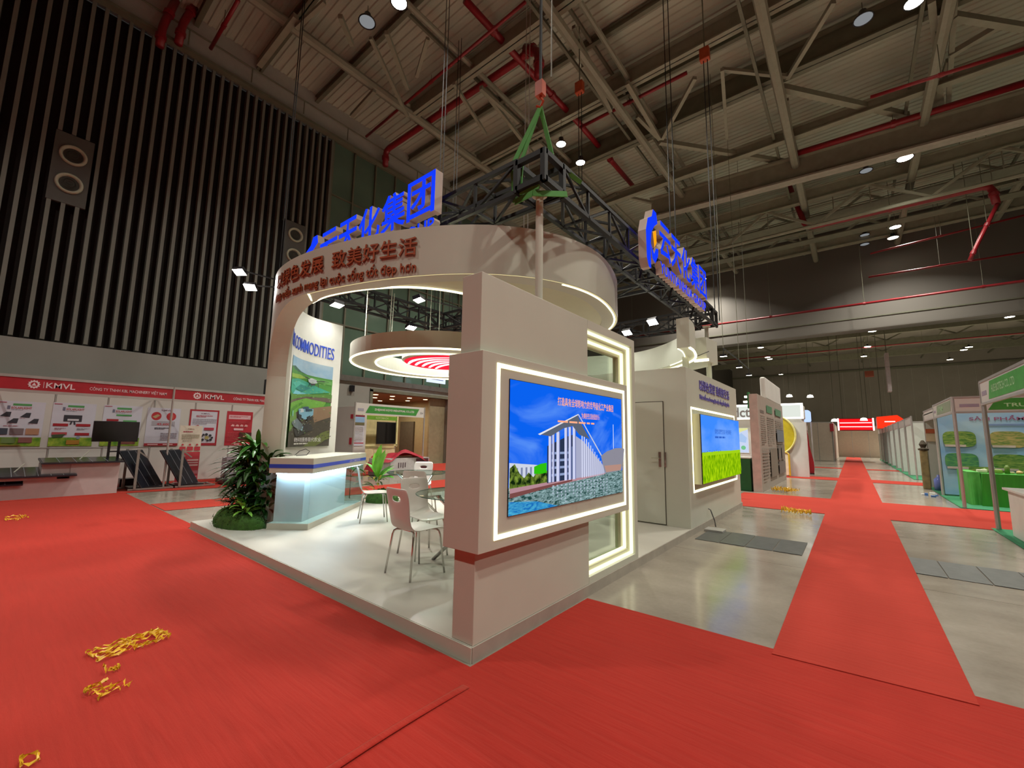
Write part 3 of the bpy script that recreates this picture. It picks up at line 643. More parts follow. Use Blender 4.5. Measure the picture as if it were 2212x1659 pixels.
p.up(); p.text('绿色发展生态 共创美好', .27, .19, .44, .085, '2f62c8', .01); p.lines(.27, .31, .44, .035, 1, '2f62c8', .8)
for k in range(8): p.rect(.03+k*.05, .545-.012*(k % 3), .012, .014, '5a6f8c')
p.build('screen_picture', s2)
VIO = pm('violet_letters', '6a62b0', .5)
tx = MB(); F = FX(XW, 7.78, 2.0)
add_text(tx, '以绿色发展 致美好生活', lambda a, b, c: F.P(a, b+.34, c), 2.28, .20, VIO, .012, off=.008); o = tx.build('slogan_lettering', None, sr); o['label'] = 'upper line of violet raised characters'; tx = MB()
add_text(tx, 'Phát triển xanh mang lại cuộc sống tốt đẹp hơn', lambda a, b, c: F.P(a, b+.17, c), 2.26, .13, VIO, .010, off=.006)
o = tx.build('slogan_lettering', None, sr); o['label'] = 'lower line of small violet raised letters'

# --- the oval ring overhead
RC = (-5.495, 4.916); RX, RY, RROT, RN = 2.946, 2.286, .243, 2.39; ZB, ZT = 3.38, 3.985
def rp(deg, off=0.0):
    t = radians(deg); c, s = cos(t), sin(t); e = 2/RN; a = (RX-off)*math.copysign(abs(c)**e, c); b = (RY-off)*math.copysign(abs(s)**e, s)
    return (RC[0]+a*cos(RROT)-b*sin(RROT), RC[1]+a*sin(RROT)+b*cos(RROT))
ring = thing('booth_ring', 'big white oval ring canopy with brown lettering, curving down into a leg at left', 'canopy', (RC[0], RC[1], PZ))
def band(mb, d0, d1, off, z0f, z1f, n=80, flip=False, mat=None):
    vs = []
    for i in range(n+1):
        d = d0+(d1-d0)*i/n; x, y = rp(d, off); vs += [(x, y, z0f(d)), (x, y, z1f(d))]
    mb.add(vs, [(2*i, 2*i+2, 2*i+3, 2*i+1) for i in range(n)], mat)
TH = .25
# bottom profile: straight at ZB, then a rounded corner down to the platform at the left leg
def zlow(d):
    if d >= 259: return ZB
    if d <= 229: return PZ
    u = (259-d)/30.0                       # 0 at the straight, 1 at the leg
    return ZB - 1.15*(1-sqrt(max(0, 1-u**2.2)))
def shell(mb, d0, d1, n, zl, zh):
    k = len(mb.v)
    for i in range(n+1):
        d = d0+(d1-d0)*i/n
        for off in (0, TH):
            x, y = rp(d, off); mb.v += [(x, y, zl(d)), (x, y, zh(d))]
    for i in range(n):
        a = k+4*i; b = a+4
        for q in ((a, b, b+1, a+1), (a+2, a+3, b+3, b+2), (a, a+2, b+2, b), (a+1, b+1, b+3, a+3)): mb.f.append(q); mb.m.append(0)
    for a in (k, k+4*n): mb.f.append((a, a+1, a+3, a+2)); mb.m.append(0)
m_ = MB(); shell(m_, 229.2, 259, 26, zlow, lambda d: ZT); shell(m_, 216, 229.2, 8, lambda d: PZ, lambda d: ZT); m_.build('arch_leg', WHITE, ring)
m_ = MB(); shell(m_, 259, 422, 120, lambda d: ZB, lambda d: ZT); m_.build('ring_fascia', WHITE, ring, smooth=False)
# soffit (crescent plate) with inner edge
inner = [(-6.02, 2.80), (-5.5, 2.79), (-4.84, 2.97), (-4.3, 3.30), (-3.97, 3.83), (-3.85, 4.6), (-4.05, 5.5), (-4.5, 6.2), (-5.1, 6.65)]
def smooth_path(P, n=6):
    out = []
    for i in range(len(P)-1):
        p0, p1, p2, p3 = [Vector((*P[max(0, min(len(P)-1, j))][:2], P[0][2] if len(P[0]) > 2 else 0)) for j in (i-1, i, i+1, i+2)]
        for k in range(n):
            t = k/n; out.append(.5*((2*p1)+(p2-p0)*t+(2*p0-5*p1+4*p2-p3)*t*t+(3*p1-p0-3*p2+p3)*t**3))
    out.append(Vector((*P[-1][:2], P[0][2] if len(P[0]) > 2 else 0))); return out
ip = smooth_path(inner)
N = len(ip); op = [Vector((*rp(258.5+(422-258.5)*i/(N-1), .02), 0)) for i in range(N)]
m_ = MB()
for z in (ZB+.012, ZB+.075):
    m_.add([v for a, b in zip(op, ip) for v in ((a.x, a.y, z), (b.x, b.y, z))], [(2*i, 2*i+1, 2*i+3, 2*i+2) for i in range(N-1)])
k = len(m_.v)
m_.add([v for b in ip for v in ((b.x, b.y, ZB+.012), (b.x, b.y, ZT-.2))], [(2*i, 2*i+2, 2*i+3, 2*i+1) for i in range(N-1)])
m_.build('ring_soffit', CREAM, ring)
m_ = MB(); m_.tube([(q.x, q.y, ZB+.012) for q in ip], .020, 6); m_.build('led_strip', LED, ring)
m_ = MB(); m_.tube([(*rp(258.5+k*1.6, .02), ZB+.002) for k in range(102)], .006, 5); m_.build('led_strip', LEDF, ring)
m_ = MB(); m_.tube([(*rp(330+k*2, .05), ZB+.004) for k in range(44)], .016, 6); m_.build('led_strip', LED, ring)
a = rp(258.8, .02); m_ = MB(); m_.tube([(a[0], a[1], ZB+.004), (ip[0].x, ip[0].y, ZB+.004)], .018, 6); m_.build('led_strip', LED, ring)
# lettering on the fascia, wrapped around it
arc = [(d, rp(d)) for d in [238.5+.5*i for i in range(130)]]; cum = [0]
for i in range(1, len(arc)): cum.append(cum[-1]+hypot(arc[i][1][0]-arc[i-1][1][0], arc[i][1][1]-arc[i-1][1][1]))
def on_arc(s, z, c):
    i = 0
    while i < len(cum)-2 and cum[i+1] < s: i += 1
    t = (s-cum[i])/(cum[i+1]-cum[i]); (xa, ya), (xb, yb) = arc[i][1], arc[i+1][1]
    x, y = xa+(xb-xa)*t, ya+(yb-ya)*t; nx, ny = (yb-ya), -(xb-xa); L_ = hypot(nx, ny); return Vector((x+nx/L_*c, y+ny/L_*c, z))
dend = 287; send = cum[min(range(len(arc)), key=lambda i: abs(arc[i][0]-dend))]
RUST = pm('rust_letters', 'a4512e', .45, var=.06); RUSTS = pm('rust_letter_sides', '7a4630', .5)
tx = MB()
add_text(tx, '以绿色发展  致美好生活', lambda a, b, c: on_arc(a+.02, ZB+.245+b, c+.004), send-.02, .24, RUST, .018, RUSTS, off=.006)
o = tx.build('ring_lettering', None, ring); o['label'] = 'rust brown raised characters, upper line'; tx = MB()
add_text(tx, 'Phát triển xanh mang lại cuộc sống tốt đẹp hơn', lambda a, b, c: on_arc(a+.02, ZB+.015+b, c+.004), send-.02, .185, RUST, .015, RUSTS, off=.010)
o = tx.build('ring_lettering', None, ring); o['label'] = 'rust brown raised small letters, lower line'
# --- curved poster wall at the inside left
pw = thing('poster_wall', 'tall curved white wall with blue headline and farm poster, inside the left of the ring', 'wall', (-7.8, 3.8, PZ))
POFF = TH+.005
WT = 3.71
def wcurve(d, off): x, y = rp(d, off); return x, y
m_ = MB(); n = 30; k = 0
for i in range(n+1):
    d = 227-(227-177.5)*i/n
    for off in (POFF, POFF+.05): x, y = rp(d, off); m_.v += [(x, y, PZ), (x, y, WT-.04*sin(pi*i/n))]
for i in range(n):
    a = 4*i; b = a+4
    for q in ((a, b, b+1, a+1), (a+2, a+3, b+3, b+2), (a, a+2, b+2, b), (a+1, b+1, b+3, a+3)): m_.f.append(q); m_.m.append(0)
for a in (0, 4*n): m_.f.append((a, a+1, a+3, a+2)); m_.m.append(0)
m_.build('wall_sheet', WHITE2, pw)
wa = [(d, rp(d, POFF+.052)) for d in [232-.5*i for i in range(112)]]; wc = [0]
for i in range(1, len(wa)): wc.append(wc[-1]+hypot(wa[i][1][0]-wa[i-1][1][0], wa[i][1][1]-wa[i-1][1][1]))
WLEN = wc[-1]
def on_wall(s, z, c):
    i = 0
    while i < len(wc)-2 and wc[i+1] < s: i += 1
    t = (s-wc[i])/(wc[i+1]-wc[i]); (xa, ya), (xb, yb) = wa[i][1], wa[i+1][1]
    x, y = xa+(xb-xa)*t, ya+(yb-ya)*t; nx, ny = (yb-ya), -(xb-xa); L_ = hypot(nx, ny); return Vector((x+nx/L_*c, y+ny/L_*c, z))
def s_of(d): return wc[min(range(len(wa)), key=lambda i: abs(wa[i][0]-d))]
tx = MB(); a0, a1 = s_of(228), s_of(180.3)
add_text(tx, 'AGRI COMMODITIES', lambda a, b, c: on_wall(a0+a, 2.95+b, c), a1-a0, .235, BLUE, .008, off=.002)
o = tx.build('headline_lettering', None, pw); o['label'] = 'blue raised capital letters'
# poster print, bent with the wall: farm scene
class CurvePr(Pr):
    def __init__(s, s0, s1, z0, z1): s.s0, s.z0 = s0, z0; s.w, s.h, s.e, s.mb, s.c, s.st = s1-s0, z1-z0, 0, MB(), .004, .0015
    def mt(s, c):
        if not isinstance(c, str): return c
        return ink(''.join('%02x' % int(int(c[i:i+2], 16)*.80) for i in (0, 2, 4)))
    def pt(s, x, y): return on_wall(s.s0+x*s.w, s.z0+(1-y)*s.h, s.c)
    def poly(s, pts, c):
        # cut into vertical strips so that it follows the curve
        pts = list(pts); xs = [q[0] for q in pts]; lo, hi = min(xs), max(xs); n = max(1, int((hi-lo)/.12)); m = s.mt(c)
        for k in range(n):
            A, B = lo+(hi-lo)*k/n, lo+(hi-lo)*(k+1)/n; P = pts
            for X, sg in ((A, 1), (B, -1)):
                out = []
                for i in range(len(P)):
                    p, q = P[i], P[(i+1) % len(P)]; ip_, iq = sg*(p[0]-X) >= -1e-9, sg*(q[0]-X) >= -1e-9
                    if ip_: out.append(p)
                    if ip_ != iq: t = (X-p[0])/(q[0]-p[0]); out.append((X, p[1]+(q[1]-p[1])*t))
                P = out
                if len(P) < 3: break
            if len(P) >= 3: s.mb.poly([s.pt(x, y) for x, y in reversed(P)], m)
        s.c += s.st*.2
    def text(s, body, x, y, w, h, c, off=0.0):
        o_ = s.c; add_text(s.mb, body, lambda a, b, cc: on_wall(s.s0+x*s.w+a, s.z0+(1-y-h)*s.h+b, o_), w*s.w, h*s.h, s.mt(c), off=off, res=2)
p = CurvePr(s_of(217), s_of(180.4), 1.25, 2.81)
p.rect(0, 0, 1, .2, cloudy('poster_sky', '7a9cb4', 'a4b4ba', 0, (1, 1, 2), 2)); p.up()
p.poly([(0, .12), (.2, .13), (.5, .16), (1, .165), (1, 1), (0, 1)], '4f9a3c'); p.up()
p.poly([(0, .12), (.15, .10), (.35, .14), (.5, .16), (.2, .15)], '3f6f5a')
for q, c in (([(0, .2), (.3, .18), (.55, .2), (.3, .23), (0, .24)], '9ac04a'), ([(.5, .18), (1, .19), (1, .24), (.6, .22)], '6fb45a'), ([(0, .27), (.28, .23), (.55, .25), (.98, .33), (.45, .40), (.1, .42), (0, .38)], '3fae94'),
             ([(.05, .30), (.3, .26), (.5, .28), (.25, .34)], '58c4b0'), ([(.35, .29), (.6, .31), (.4, .37), (.2, .35)], '2f8f86'), ([(.1, .42), (.45, .40), (.5, .385), (.2, .37)], '7fd0e0'),
             ([(0, .47), (.5, .40), (1, .38), (1, .46), (.6, .45), (0, .55)], '6a5c50'), ([(0, .42), (.2, .42), (.5, .39), (1, .36), (1, .40), (.5, .42), (0, .50)], '5a8f3a'),
             ([(0, .53), (.5, .44), (.9, .46), (.85, .53), (.4, .60), (0, .68)], '6fae3c'), ([(0, .60), (.4, .49), (.45, .50), (0, .66)], '4f8f2a'), ([(0, .68), (.4, .58), (.6, .56), (1, .52), (1, 1), (0, 1)], '4a4438'),
             ([(.62, .55), (1, .50), (1, .64), (.7, .72)], '8f7458'), ([(0, .67), (.25, .62), (.3, .74), (0, .84)], '6f9a48'), ([(.5, 1), (.85, .84), (.98, .80), (1, .9), (.75, 1)], '6f7a3a'), ([(.2, .8), (.6, .72), (.7, .8), (.3, .9)], '3a3a38')):
    p.poly(q, c); p.up()
# drone
for q, c in (([(.50, .215), (.58, .19), (.68, .205), (.70, .24), (.60, .26), (.52, .245)], 'c4ccd2'), ([(.42, .195), (.55, .205), (.55, .212), (.42, .202)], '2b2f33'), ([(.68, .215), (.84, .205), (.84, .212), (.68, .225)], '2b2f33'), ([(.36, .187), (.5, .195), (.5, .2), (.36, .192)], '3c4044'), ([(.75, .198), (.92, .203), (.92, .208), (.75, .204)], '3c4044'),
             ([(.55, .26), (.66, .25), (.66, .27), (.57, .28)], '3a3a3a'), ([(.53, .25), (.545, .25), (.52, .30), (.51, .30)], '2b2f33'), ([(.70, .24), (.715, .24), (.735, .29), (.725, .29)], '2b2f33'), ([(.54, .2), (.62, .195), (.60, .215), (.55, .22)], 'eef2f4')): p.poly(q, c)
p.up()
# tractor with crew of implements
for q, c in (([(.30, .575), (.50, .55), (.66, .56), (.66, .63), (.50, .69), (.34, .66)], '7fb4cc'), ([(.32, .58), (.44, .56), (.46, .60), (.34, .62)], 'd0dde2'), ([(.46, .565), (.64, .56), (.64, .585), (.48, .60)], '1f3f58'), ([(.30, .63), (.40, .64), (.40, .70), (.31, .69)], '2c3438'), ([(.52, .66), (.62, .63), (.64, .68), (.55, .71)], '2c3438'),
             ([(.40, .545), (.55, .535), (.56, .56), (.42, .57)], '314f6a'), ([(.08, .61), (.12, .60), (.13, .66), (.09, .67)], '7fc4c0'), ([(.08, .74), (.28, .68), (.46, .76), (.42, .82), (.2, .78)], '6a7a80'), ([(.38, .76), (.46, .77), (.44, .82), (.38, .81)], '9cc4dc'), ([(.12, .72), (.2, .7), (.22, .73), (.14, .75)], 'b4c0c0')): p.poly(q, c)
rnd = random.Random(5)
for k in range(40): x, y = rnd.uniform(.02, .5), rnd.uniform(.68, .86); p.poly([(x, y), (x+.03, y-.006), (x+.02, y+.012)], rnd.choice(['8a9a90', '6f806a', '5f8f3a', '2f332c']))
for k in range(60): x, y = rnd.uniform(.0, .95), rnd.uniform(.24, .6); p.poly([(x, y), (x+.05, y-.002), (x+.03, y+.006)], rnd.choice(['7fb85a', '4f8a3a', '8fc46a', '3f7a34']))
for k in range(60): x, y = rnd.uniform(.45, .95), rnd.uniform(.66, .98); p.poly([(x, y), (x+.05, y-.012), (x+.03, y+.004)], rnd.choice(['5c5244', '3c382e', '6a6048', '35402a']))
p.up(); p.up(); p.text('绿色科技服务现代农业', .10, .895, .70, .05, 'ffffff', 0); p.lines(.10, .958, .70, .018, 1, 'e6e6dc', .8)
o = p.build('farm_poster', pw); o['label'] = 'printed farm scene with drone, ponds and blue tractor'

# --- rear ring segment over the store room
m_ = MB(); back = [(-5.6, 9.7), (-4.4, 9.98), (-3.75, 9.83), (-3.2, 9.45), (-2.72, 8.95), (-2.5, 8.55), (-2.36, 7.95), (-2.34, 7.62)]
bp_ = smooth_path(back); zb2, zt2 = 3.10, 3.62
bi = []; bo = []
for i, q in enumerate(bp_):
    d = (bp_[min(i+1, len(bp_)-1)]-bp_[max(i-1, 0)]).normalized(); n_ = Vector((-d.y, d.x, 0)); bi.append(q); bo.append(q+n_*.2)
rr = thing('rear_canopy', 'curved white canopy band with LED edge above the store room', 'canopy', (-3.4, 9, zb2))
for i in range(len(bi)):
    for q in (bi[i], bo[i]): m_.v += [(q.x, q.y, zb2), (q.x, q.y, zt2)]
for i in range(len(bi)-1):
    a = 4*i; b = a+4
    for q in ((a, b, b+1, a+1), (a+2, a+3, b+3, b+2), (a, a+2, b+2, b), (a+1, b+1, b+3, a+3)): m_.f.append(q); m_.m.append(0)
for a in (0, 4*(len(bi)-1)): m_.f.append((a, a+1, a+3, a+2)); m_.m.append(0)
m_.build('canopy_band', WHITE, rr)
MB().tube([(q.x, q.y, zb2-.01) for q in bo], .022, 6).build('led_strip', LED, rr)
MB().tube([(q.x, q.y, zb2-.005) for q in bi[20:]], .010, 6).build('led_strip', LED, rr)
e0, e1 = bi[-1], bo[-1]
MB().box(min(e0.x, e1.x)-.01, e0.y-.02, zb2-.0, max(e0.x, e1.x)+.01, e0.y, zt2+.02).build('end_cap', WHITE, rr)
# support legs down to the store room roof
for k in (8, 30): MB().box(bi[k].x-.02, bi[k].y-.1, 2.66, bi[k].x+.08, bi[k].y, zb2).build('support_leg', WHITE, rr)
t = thing('side_canopy', 'small white boxed canopy end with a glowing tube, behind the rear curved band', 'canopy', (-2.5, 9.2, 3.1))
m_ = MB(); m_.prism([Vector((-2.95, 9.5, 3.12)), Vector((-2.62, 9.28, 3.12)), Vector((-2.26, 9.25, 3.12)), Vector((-2.2, 9.9, 3.12)), Vector((-2.9, 10.4, 3.12))], (0, 0, .5)); m_.build('canopy_box', WHITE, t)
MB().tube([(-2.5, 9.22, 3.13), (-2.22, 9.22, 3.13)], .03, 8).build('led_tube', LED, t)
MB().tube([(-2.75, 9.2, 3.14), (-2.5, 9.2, 3.2), (-2.2, 9.2, 3.3)], .008, 5).build('cable', BLACK, t)
for x in (-2.8, -2.3): MB().box(x-.03, 9.6, 2.66, x+.03, 9.66, 3.12).build('support_leg', WHITE, t)

# --- hanging light ring with drum emblem
HC = (-5.53, 5.01, 2.70)
hr = thing('hanging_ring', 'round white ring lamp with two LED edges hanging over the tables', 'ring lamp', HC)
m_ = MB(); m_.lathe([(1.62, 0), (1.62, .24), (1.55, .24), (1.55, .03), (1.23, .03), (1.23, .24), (1.19, .24), (1.19, 0), (1.62, 0)], HC, 80); m_.build('ring_body', WHITE, hr, smooth=False)
for r_ in (1.605, 1.205): m_ = MB(); m_.tube([(HC[0]+r_*cos(2*pi*k/80), HC[1]+r_*sin(2*pi*k/80), HC[2]-.008) for k in range(80)], .017, 6, closed=True); m_.build('led_strip', LED, hr)
for a in (100, 190, 280, 10, 235): x, y = HC[0]+1.4*cos(radians(a)), HC[1]+1.4*sin(radians(a)); MB().tube([(x, y, 2.9), (x+.05*(a < 200), y, 4.25)], .008, 5).build('suspension_wire', STEEL, hr)
dr_ = thing('drum_sign', 'round white drum sign with glowing red and white leaf emblem beneath, inside the ring lamp', 'sign', (HC[0], HC[1], 2.76))
m_ = MB(); m_.lathe([(.74, 0), (.78, .02), (.78, .34), (0, .34)], (HC[0], HC[1], 2.76), 48); m_.build('drum', WHITE, dr_)
EM_R = em('emblem_red', 'ff2238', 1.3); EM_W = em('emblem_white', 'ffeef4', 1.6)
p0 = Fr((HC[0], HC[1], 2.755), (1, 0, 0), (0, -1, 0))        # faces down
m_ = MB(); m_.poly([p0.P(.74*cos(2*pi*k/40), .74*sin(2*pi*k/40), 0) for k in range(40)], EM_R)
for k in range(5):
    a = radians(200-k*14); P = []
    for i in range(9): t_ = i/8; P.append((-.62+1.1*t_, -.30+.16*k+.22*sin(pi*t_)*.8))
    Q = [(x, y+.05+.05*sin(pi*i/8)) for i, (x, y) in enumerate(P)]
    m_.poly([p0.P(x, y, .003) for x, y in P+Q[::-1]], EM_W)
m_.build('emblem', None, dr_)
for a in (60, 180, 300): x, y = HC[0]+.5*cos(radians(a)), HC[1]+.5*sin(radians(a)); MB().tube([(x, y, 3.1), (x, y, 4.25)], .006, 5).build('suspension_wire', STEEL, dr_)

# --- lighting truss frame over the booth
TB = 4.20; TS = .37; X0, X1, Y0, Y1 = -8.3, -2.39, 3.45, 10.8     # outer edges
tr = thing('truss_frame', 'black box-truss frame on white posts over the booth, carrying signs and flood lamps', 'truss', (-5, 7, 0))
def boxtruss(p, q, s, n, parent=tr):
    p, q = Vector(p), Vector(q); d = (q-p).normalized(); side = d.cross(Vector((0, 0, 1))); up = Vector((0, 0, 1)); L_ = (q-p).length
    cs = [side*(s/2*a)+up*(s/2*b) for a, b in ((-1, -1), (1, -1), (1, 1), (-1, 1))]
    for c in cs: MB().bar(p+c, q+c, .05).build('chord', BLACKM, parent)
    st = L_/n
    for k in range(n+1):
        for i in range(4): brace(p+d*st*k+cs[i], p+d*st*k+cs[(i+1) % 4], .032, BLACKM, parent, 'strut')
    for k in range(n):
        for i in range(4):
            a, b = (i, (i+1) % 4) if k % 2 else ((i+1) % 4, i); brace(p+d*st*k+cs[a], p+d*st*(k+1)+cs[b], .028, BLACKM, parent, 'diagonal')
zc = TB+TS/2; h = TS/2
boxtruss((X0+TS, Y0+h, zc), (X1-TS, Y0+h, zc), TS, 8)
boxtruss((X1-h, Y0+TS, zc), (X1-h, Y1-TS, zc), TS, 11)
boxtruss((X0+h, Y0+TS, zc), (X0+h, Y1-TS, zc), TS, 11)
boxtruss((X0+TS, Y1-h, zc), (X1-TS, Y1-h, zc), TS, 8)
boxtruss((X0+TS, 7.2, zc), (X1-TS, 7.2, zc), TS, 8)
for cx_, cy_ in ((X1-h, Y0+h), (X1-h, Y1-h), (X0+h, Y0+h), (X0+h, Y1-h)):
    m_ = MB(); e = TS/2
    for sx in (-e, e):
        for sy in (-e, e): m_.box(cx_+sx-.03, cy_+sy-.03, TB, cx_+sx+.03, cy_+sy+.03, TB+TS)
    for z in (TB, TB+TS-.06):
        for sx in (-e, e): m_.box(cx_+sx-.03, cy_-e, z, cx_+sx+.03, cy_+e, z+.06)
        for sy in (-e, e): m_.box(cx_-e, cy_+sy-.03, z, cx_+e, cy_+sy+.03, z+.06)
    m_.build('corner_block', BLACKM, tr)
    b_ = MB(); b_.tube([(cx_, cy_, PZ), (cx_, cy_, TB+.0)], .042, 14); b_.build('post', WHITE, tr, smooth=False)
    MB().lathe([(.045, -.03), (.09, -.02), (.09, 0), (0, 0)], (cx_, cy_, TB), 16).build('post_collar', WHITE, tr)
    MB().box(cx_-.15, cy_-.15, PZ, cx_+.15, cy_+.15, PZ+.012).build('foot_plate', WHITE, tr)
for k in range(7):
    y = Y0+.6+k*1.05; MB().box(X1-.02, y, TB-.02, X1+.02, y+.5, TB+.02).build('clamp', BLACKM, tr)
# slings and hoist at the near corner
SLING = pm('green_webbing', '4f9a44', .7, var=.12)
cxn, cyn = X1-h, Y0+h
sl = thing('lifting_sling', 'bright green webbing sling wrapped round the near truss corner', 'sling', (cxn, cyn, 4.6))
hook = Vector((cxn, cyn, 5.28))
m_ = MB()
def strap(P, w=.07, up=(0, 1, 0)):
    for a, b in zip(P[:-1], P[1:]): m_.bar(a, b, w, .012, up=up)
strap([hook, Vector((cxn-.30, cyn-.12, 4.62)), Vector((cxn-.27, cyn-.10, 4.16)), Vector((cxn+.05, cyn-.20, 4.10)), Vector((cxn+.30, cyn+.1, 4.14))])
strap([hook, Vector((cxn-.18, cyn-.1, 4.66)), Vector((cxn-.16, cyn-.16, 4.2)), Vector((cxn+.12, cyn-.18, 4.16))], .05)
strap([hook, Vector((cxn+.12, cyn+.1, 4.60)), Vector((cxn+.25, cyn+.5, 4.5))], .05)
m_.build('webbing', SLING, sl)
ORG = pm('orange_hook_paint', 'b5481c', .5, var=.15)
def hoist(loc, label, top=15.2, big=True):
    x, y, z = loc; t = thing('chain_hoist', label, 'hoist', loc, 'chain hoists hanging from the roof')
    MB().tube([(x, y, z+.25), (x, y, top)], .018, 5).build('chain', BLACKM, t)
    if big: MB().tube([(x+.12, y+.05, z+.3), (x+.14, y+.05, top)], .009, 4).build('control_cable', STEEL_D, t)
    b_ = MB(); b_.box(x-.05, y-.04, z+.08, x+.05, y+.04, z+.26); b_.tube([(x, y, z+.08), (x+.04, y, z), (x, y, z-.06), (x-.05, y, z-.02)], .016, 6); b_.build('hook_block', ORG, t)
hoist((hook.x, hook.y, hook.z+.06), 'orange hook and chain holding the near truss corner')
MB_h = [((1252, 190), 13.0, 'orange hoist on twin cables above two bright lamps'), ((1522, 118), 13.2, 'orange hoist hanging before the pale main roof beam')]
for (px, py), z, lab in MB_h:
    c = gz(px, py, z); t = thing('chain_hoist', lab, 'hoist', c, 'chain hoists hanging from the roof')
    MB().box(c.x-.14, c.y-.1, c.z-.2, c.x+.14, c.y+.1, c.z+.2).build('hook_block', ORG, t, bevel=.03)
    for dx in (-.04, .07): MB().tube([(c.x+dx, c.y, c.z-.2), (c.x+dx, c.y, 4.8)], .013, 4).build('cable', BLACKM, t)
    MB().tube([(c.x, c.y, c.z+.2), (c.x, c.y, 15.3)], .02, 5).build('chain', STEEL_D, t)
for i, (px, py, z) in enumerate(((655, 0, 4.6), (965, 0, 4.6), (1138, 0, 4.6), (1432, 0, 4.6), (990, 120, 4.6))):
    c = gz(px, py, 15); a = gz(px, py, 15); lab = ('pair of thin cables in front of the slatted wall', 'pair of thin cables left of the windowed sign', 'pale chain beside the hooked truss corner', 'long dark twin cable right of centre, in front of the roof', 'thin single cable above the tall blue sign')[i]
    t = thing('hanging_cable', lab, 'cable', (a.x, a.y, 9))
    for dx in (0, .14): MB().tube([(a.x+dx, a.y, 4.4), (a.x+dx, a.y, 15.6)], .014, 4).build('cable_strand', BLACKM if i != 2 else ALU, t)
# flood lamps on the truss
FG = em('flood_glow', 'fffaf0', 30)
def flood(loc, aim, label, base=None, w=FLOOD_W):
    t = thing('flood_lamp', label, 'lamp', loc); l = Vector(loc); d = (Vector(aim)-l).normalized()
    s = d.cross(Vector((0, 0, 1))).normalized(); u = s.cross(d)
    m_ = MB(); v = [l+s*(.11*a)+u*(.08*b)+d*c for c in (-.06, .02) for a, b in ((-1, -1), (1, -1), (1, 1), (-1, 1))]
    m_.add(v, [(3, 2, 1, 0), (0, 1, 5, 4), (1, 2, 6, 5), (2, 3, 7, 6), (3, 0, 4, 7)]); m_.build('housing', BLACK, t)
    MB().poly([l+s*(.11*a)+u*(.08*b)+d*.018 for a, b in ((-1, -1), (1, -1), (1, 1), (-1, 1))]).build('lens', FG, t)
    if base is not None: MB().bar(l-d*.05, base, .025).build('lamp_arm', BLACKM, t)
    ld = bpy.data.lights.new('flood_light', 'AREA'); ld.shape = 'RECTANGLE'; ld.size = .22; ld.size_y = .16; ld.energy = w; ld.color = (1, .98, .94); ld.spread = radians(130)
    lo_ = bpy.data.objects.new('flood_light', ld); COL.objects.link(lo_); lo_.parent = t; lo_.location = d*.03
    lo_.rotation_mode = 'QUATERNION'; lo_.rotation_quaternion = (-d).to_track_quat('Z', 'Y')
for (px, py), z, aim, lab, bs in (((728, 658), 4.0, (-6.6, 4.2, 0), 'bright flood lamp seen under the ring, left one', (X0+h, 5.0)), ((905, 647), 4.15, (-5.4, 5.6, 0), 'bright flood lamp seen under the ring at the upper right', (None, 7.05)), ((888, 707), 4.05, (-6.5, 6.0, 0), 'bright flood lamp just above the hanging ring lamp', (X0+.4, None)),
                                 ((1410, 695), 4.1, (-4.0, 6.0, 0), 'brightest flood lamp behind the right end of the ring', (None, 10.5)), ((1355, 718), 4.1, (-4.6, 7.0, 0), 'flood lamp just above the top corner of the glass slot', (None, 10.6)),
                                 ((518, 587), 4.7, (-8.0, .6, 0), 'upper of two flood lamps left of the ring before the slats', (X0+h, Y0)), ((541, 620), 4.45, (-7.4, 1.0, 0), 'lower of two flood lamps left of the ring before the slats', (X0+h, Y0+.3))):
    c = gz(px, py, z); b = Vector((c.x if bs[0] is None else bs[0], c.y if bs[1] is None else bs[1], TB+.1)); flood(tuple(c), aim, lab, b, 12 if px == 728 else 17 if px > 1300 else FLOOD_W*1.5 if px > 800 else FLOOD_W)
for x, aim in ((-3.9, (-4.6, 4.6, 1.2)), (-6.3, (-6.2, 5.0, 1.6))): flood((x, 3.32, 3.86), aim, ('added unseen flood lamp under the front truss, behind the right part of the ring' if x > -4 else 'added unseen flood lamp under the front truss, behind the left part of the ring'), Vector((x, Y0+.02, TB+.05)), 42)  # extra floods hidden by the fascia, added to brighten the hanging ring

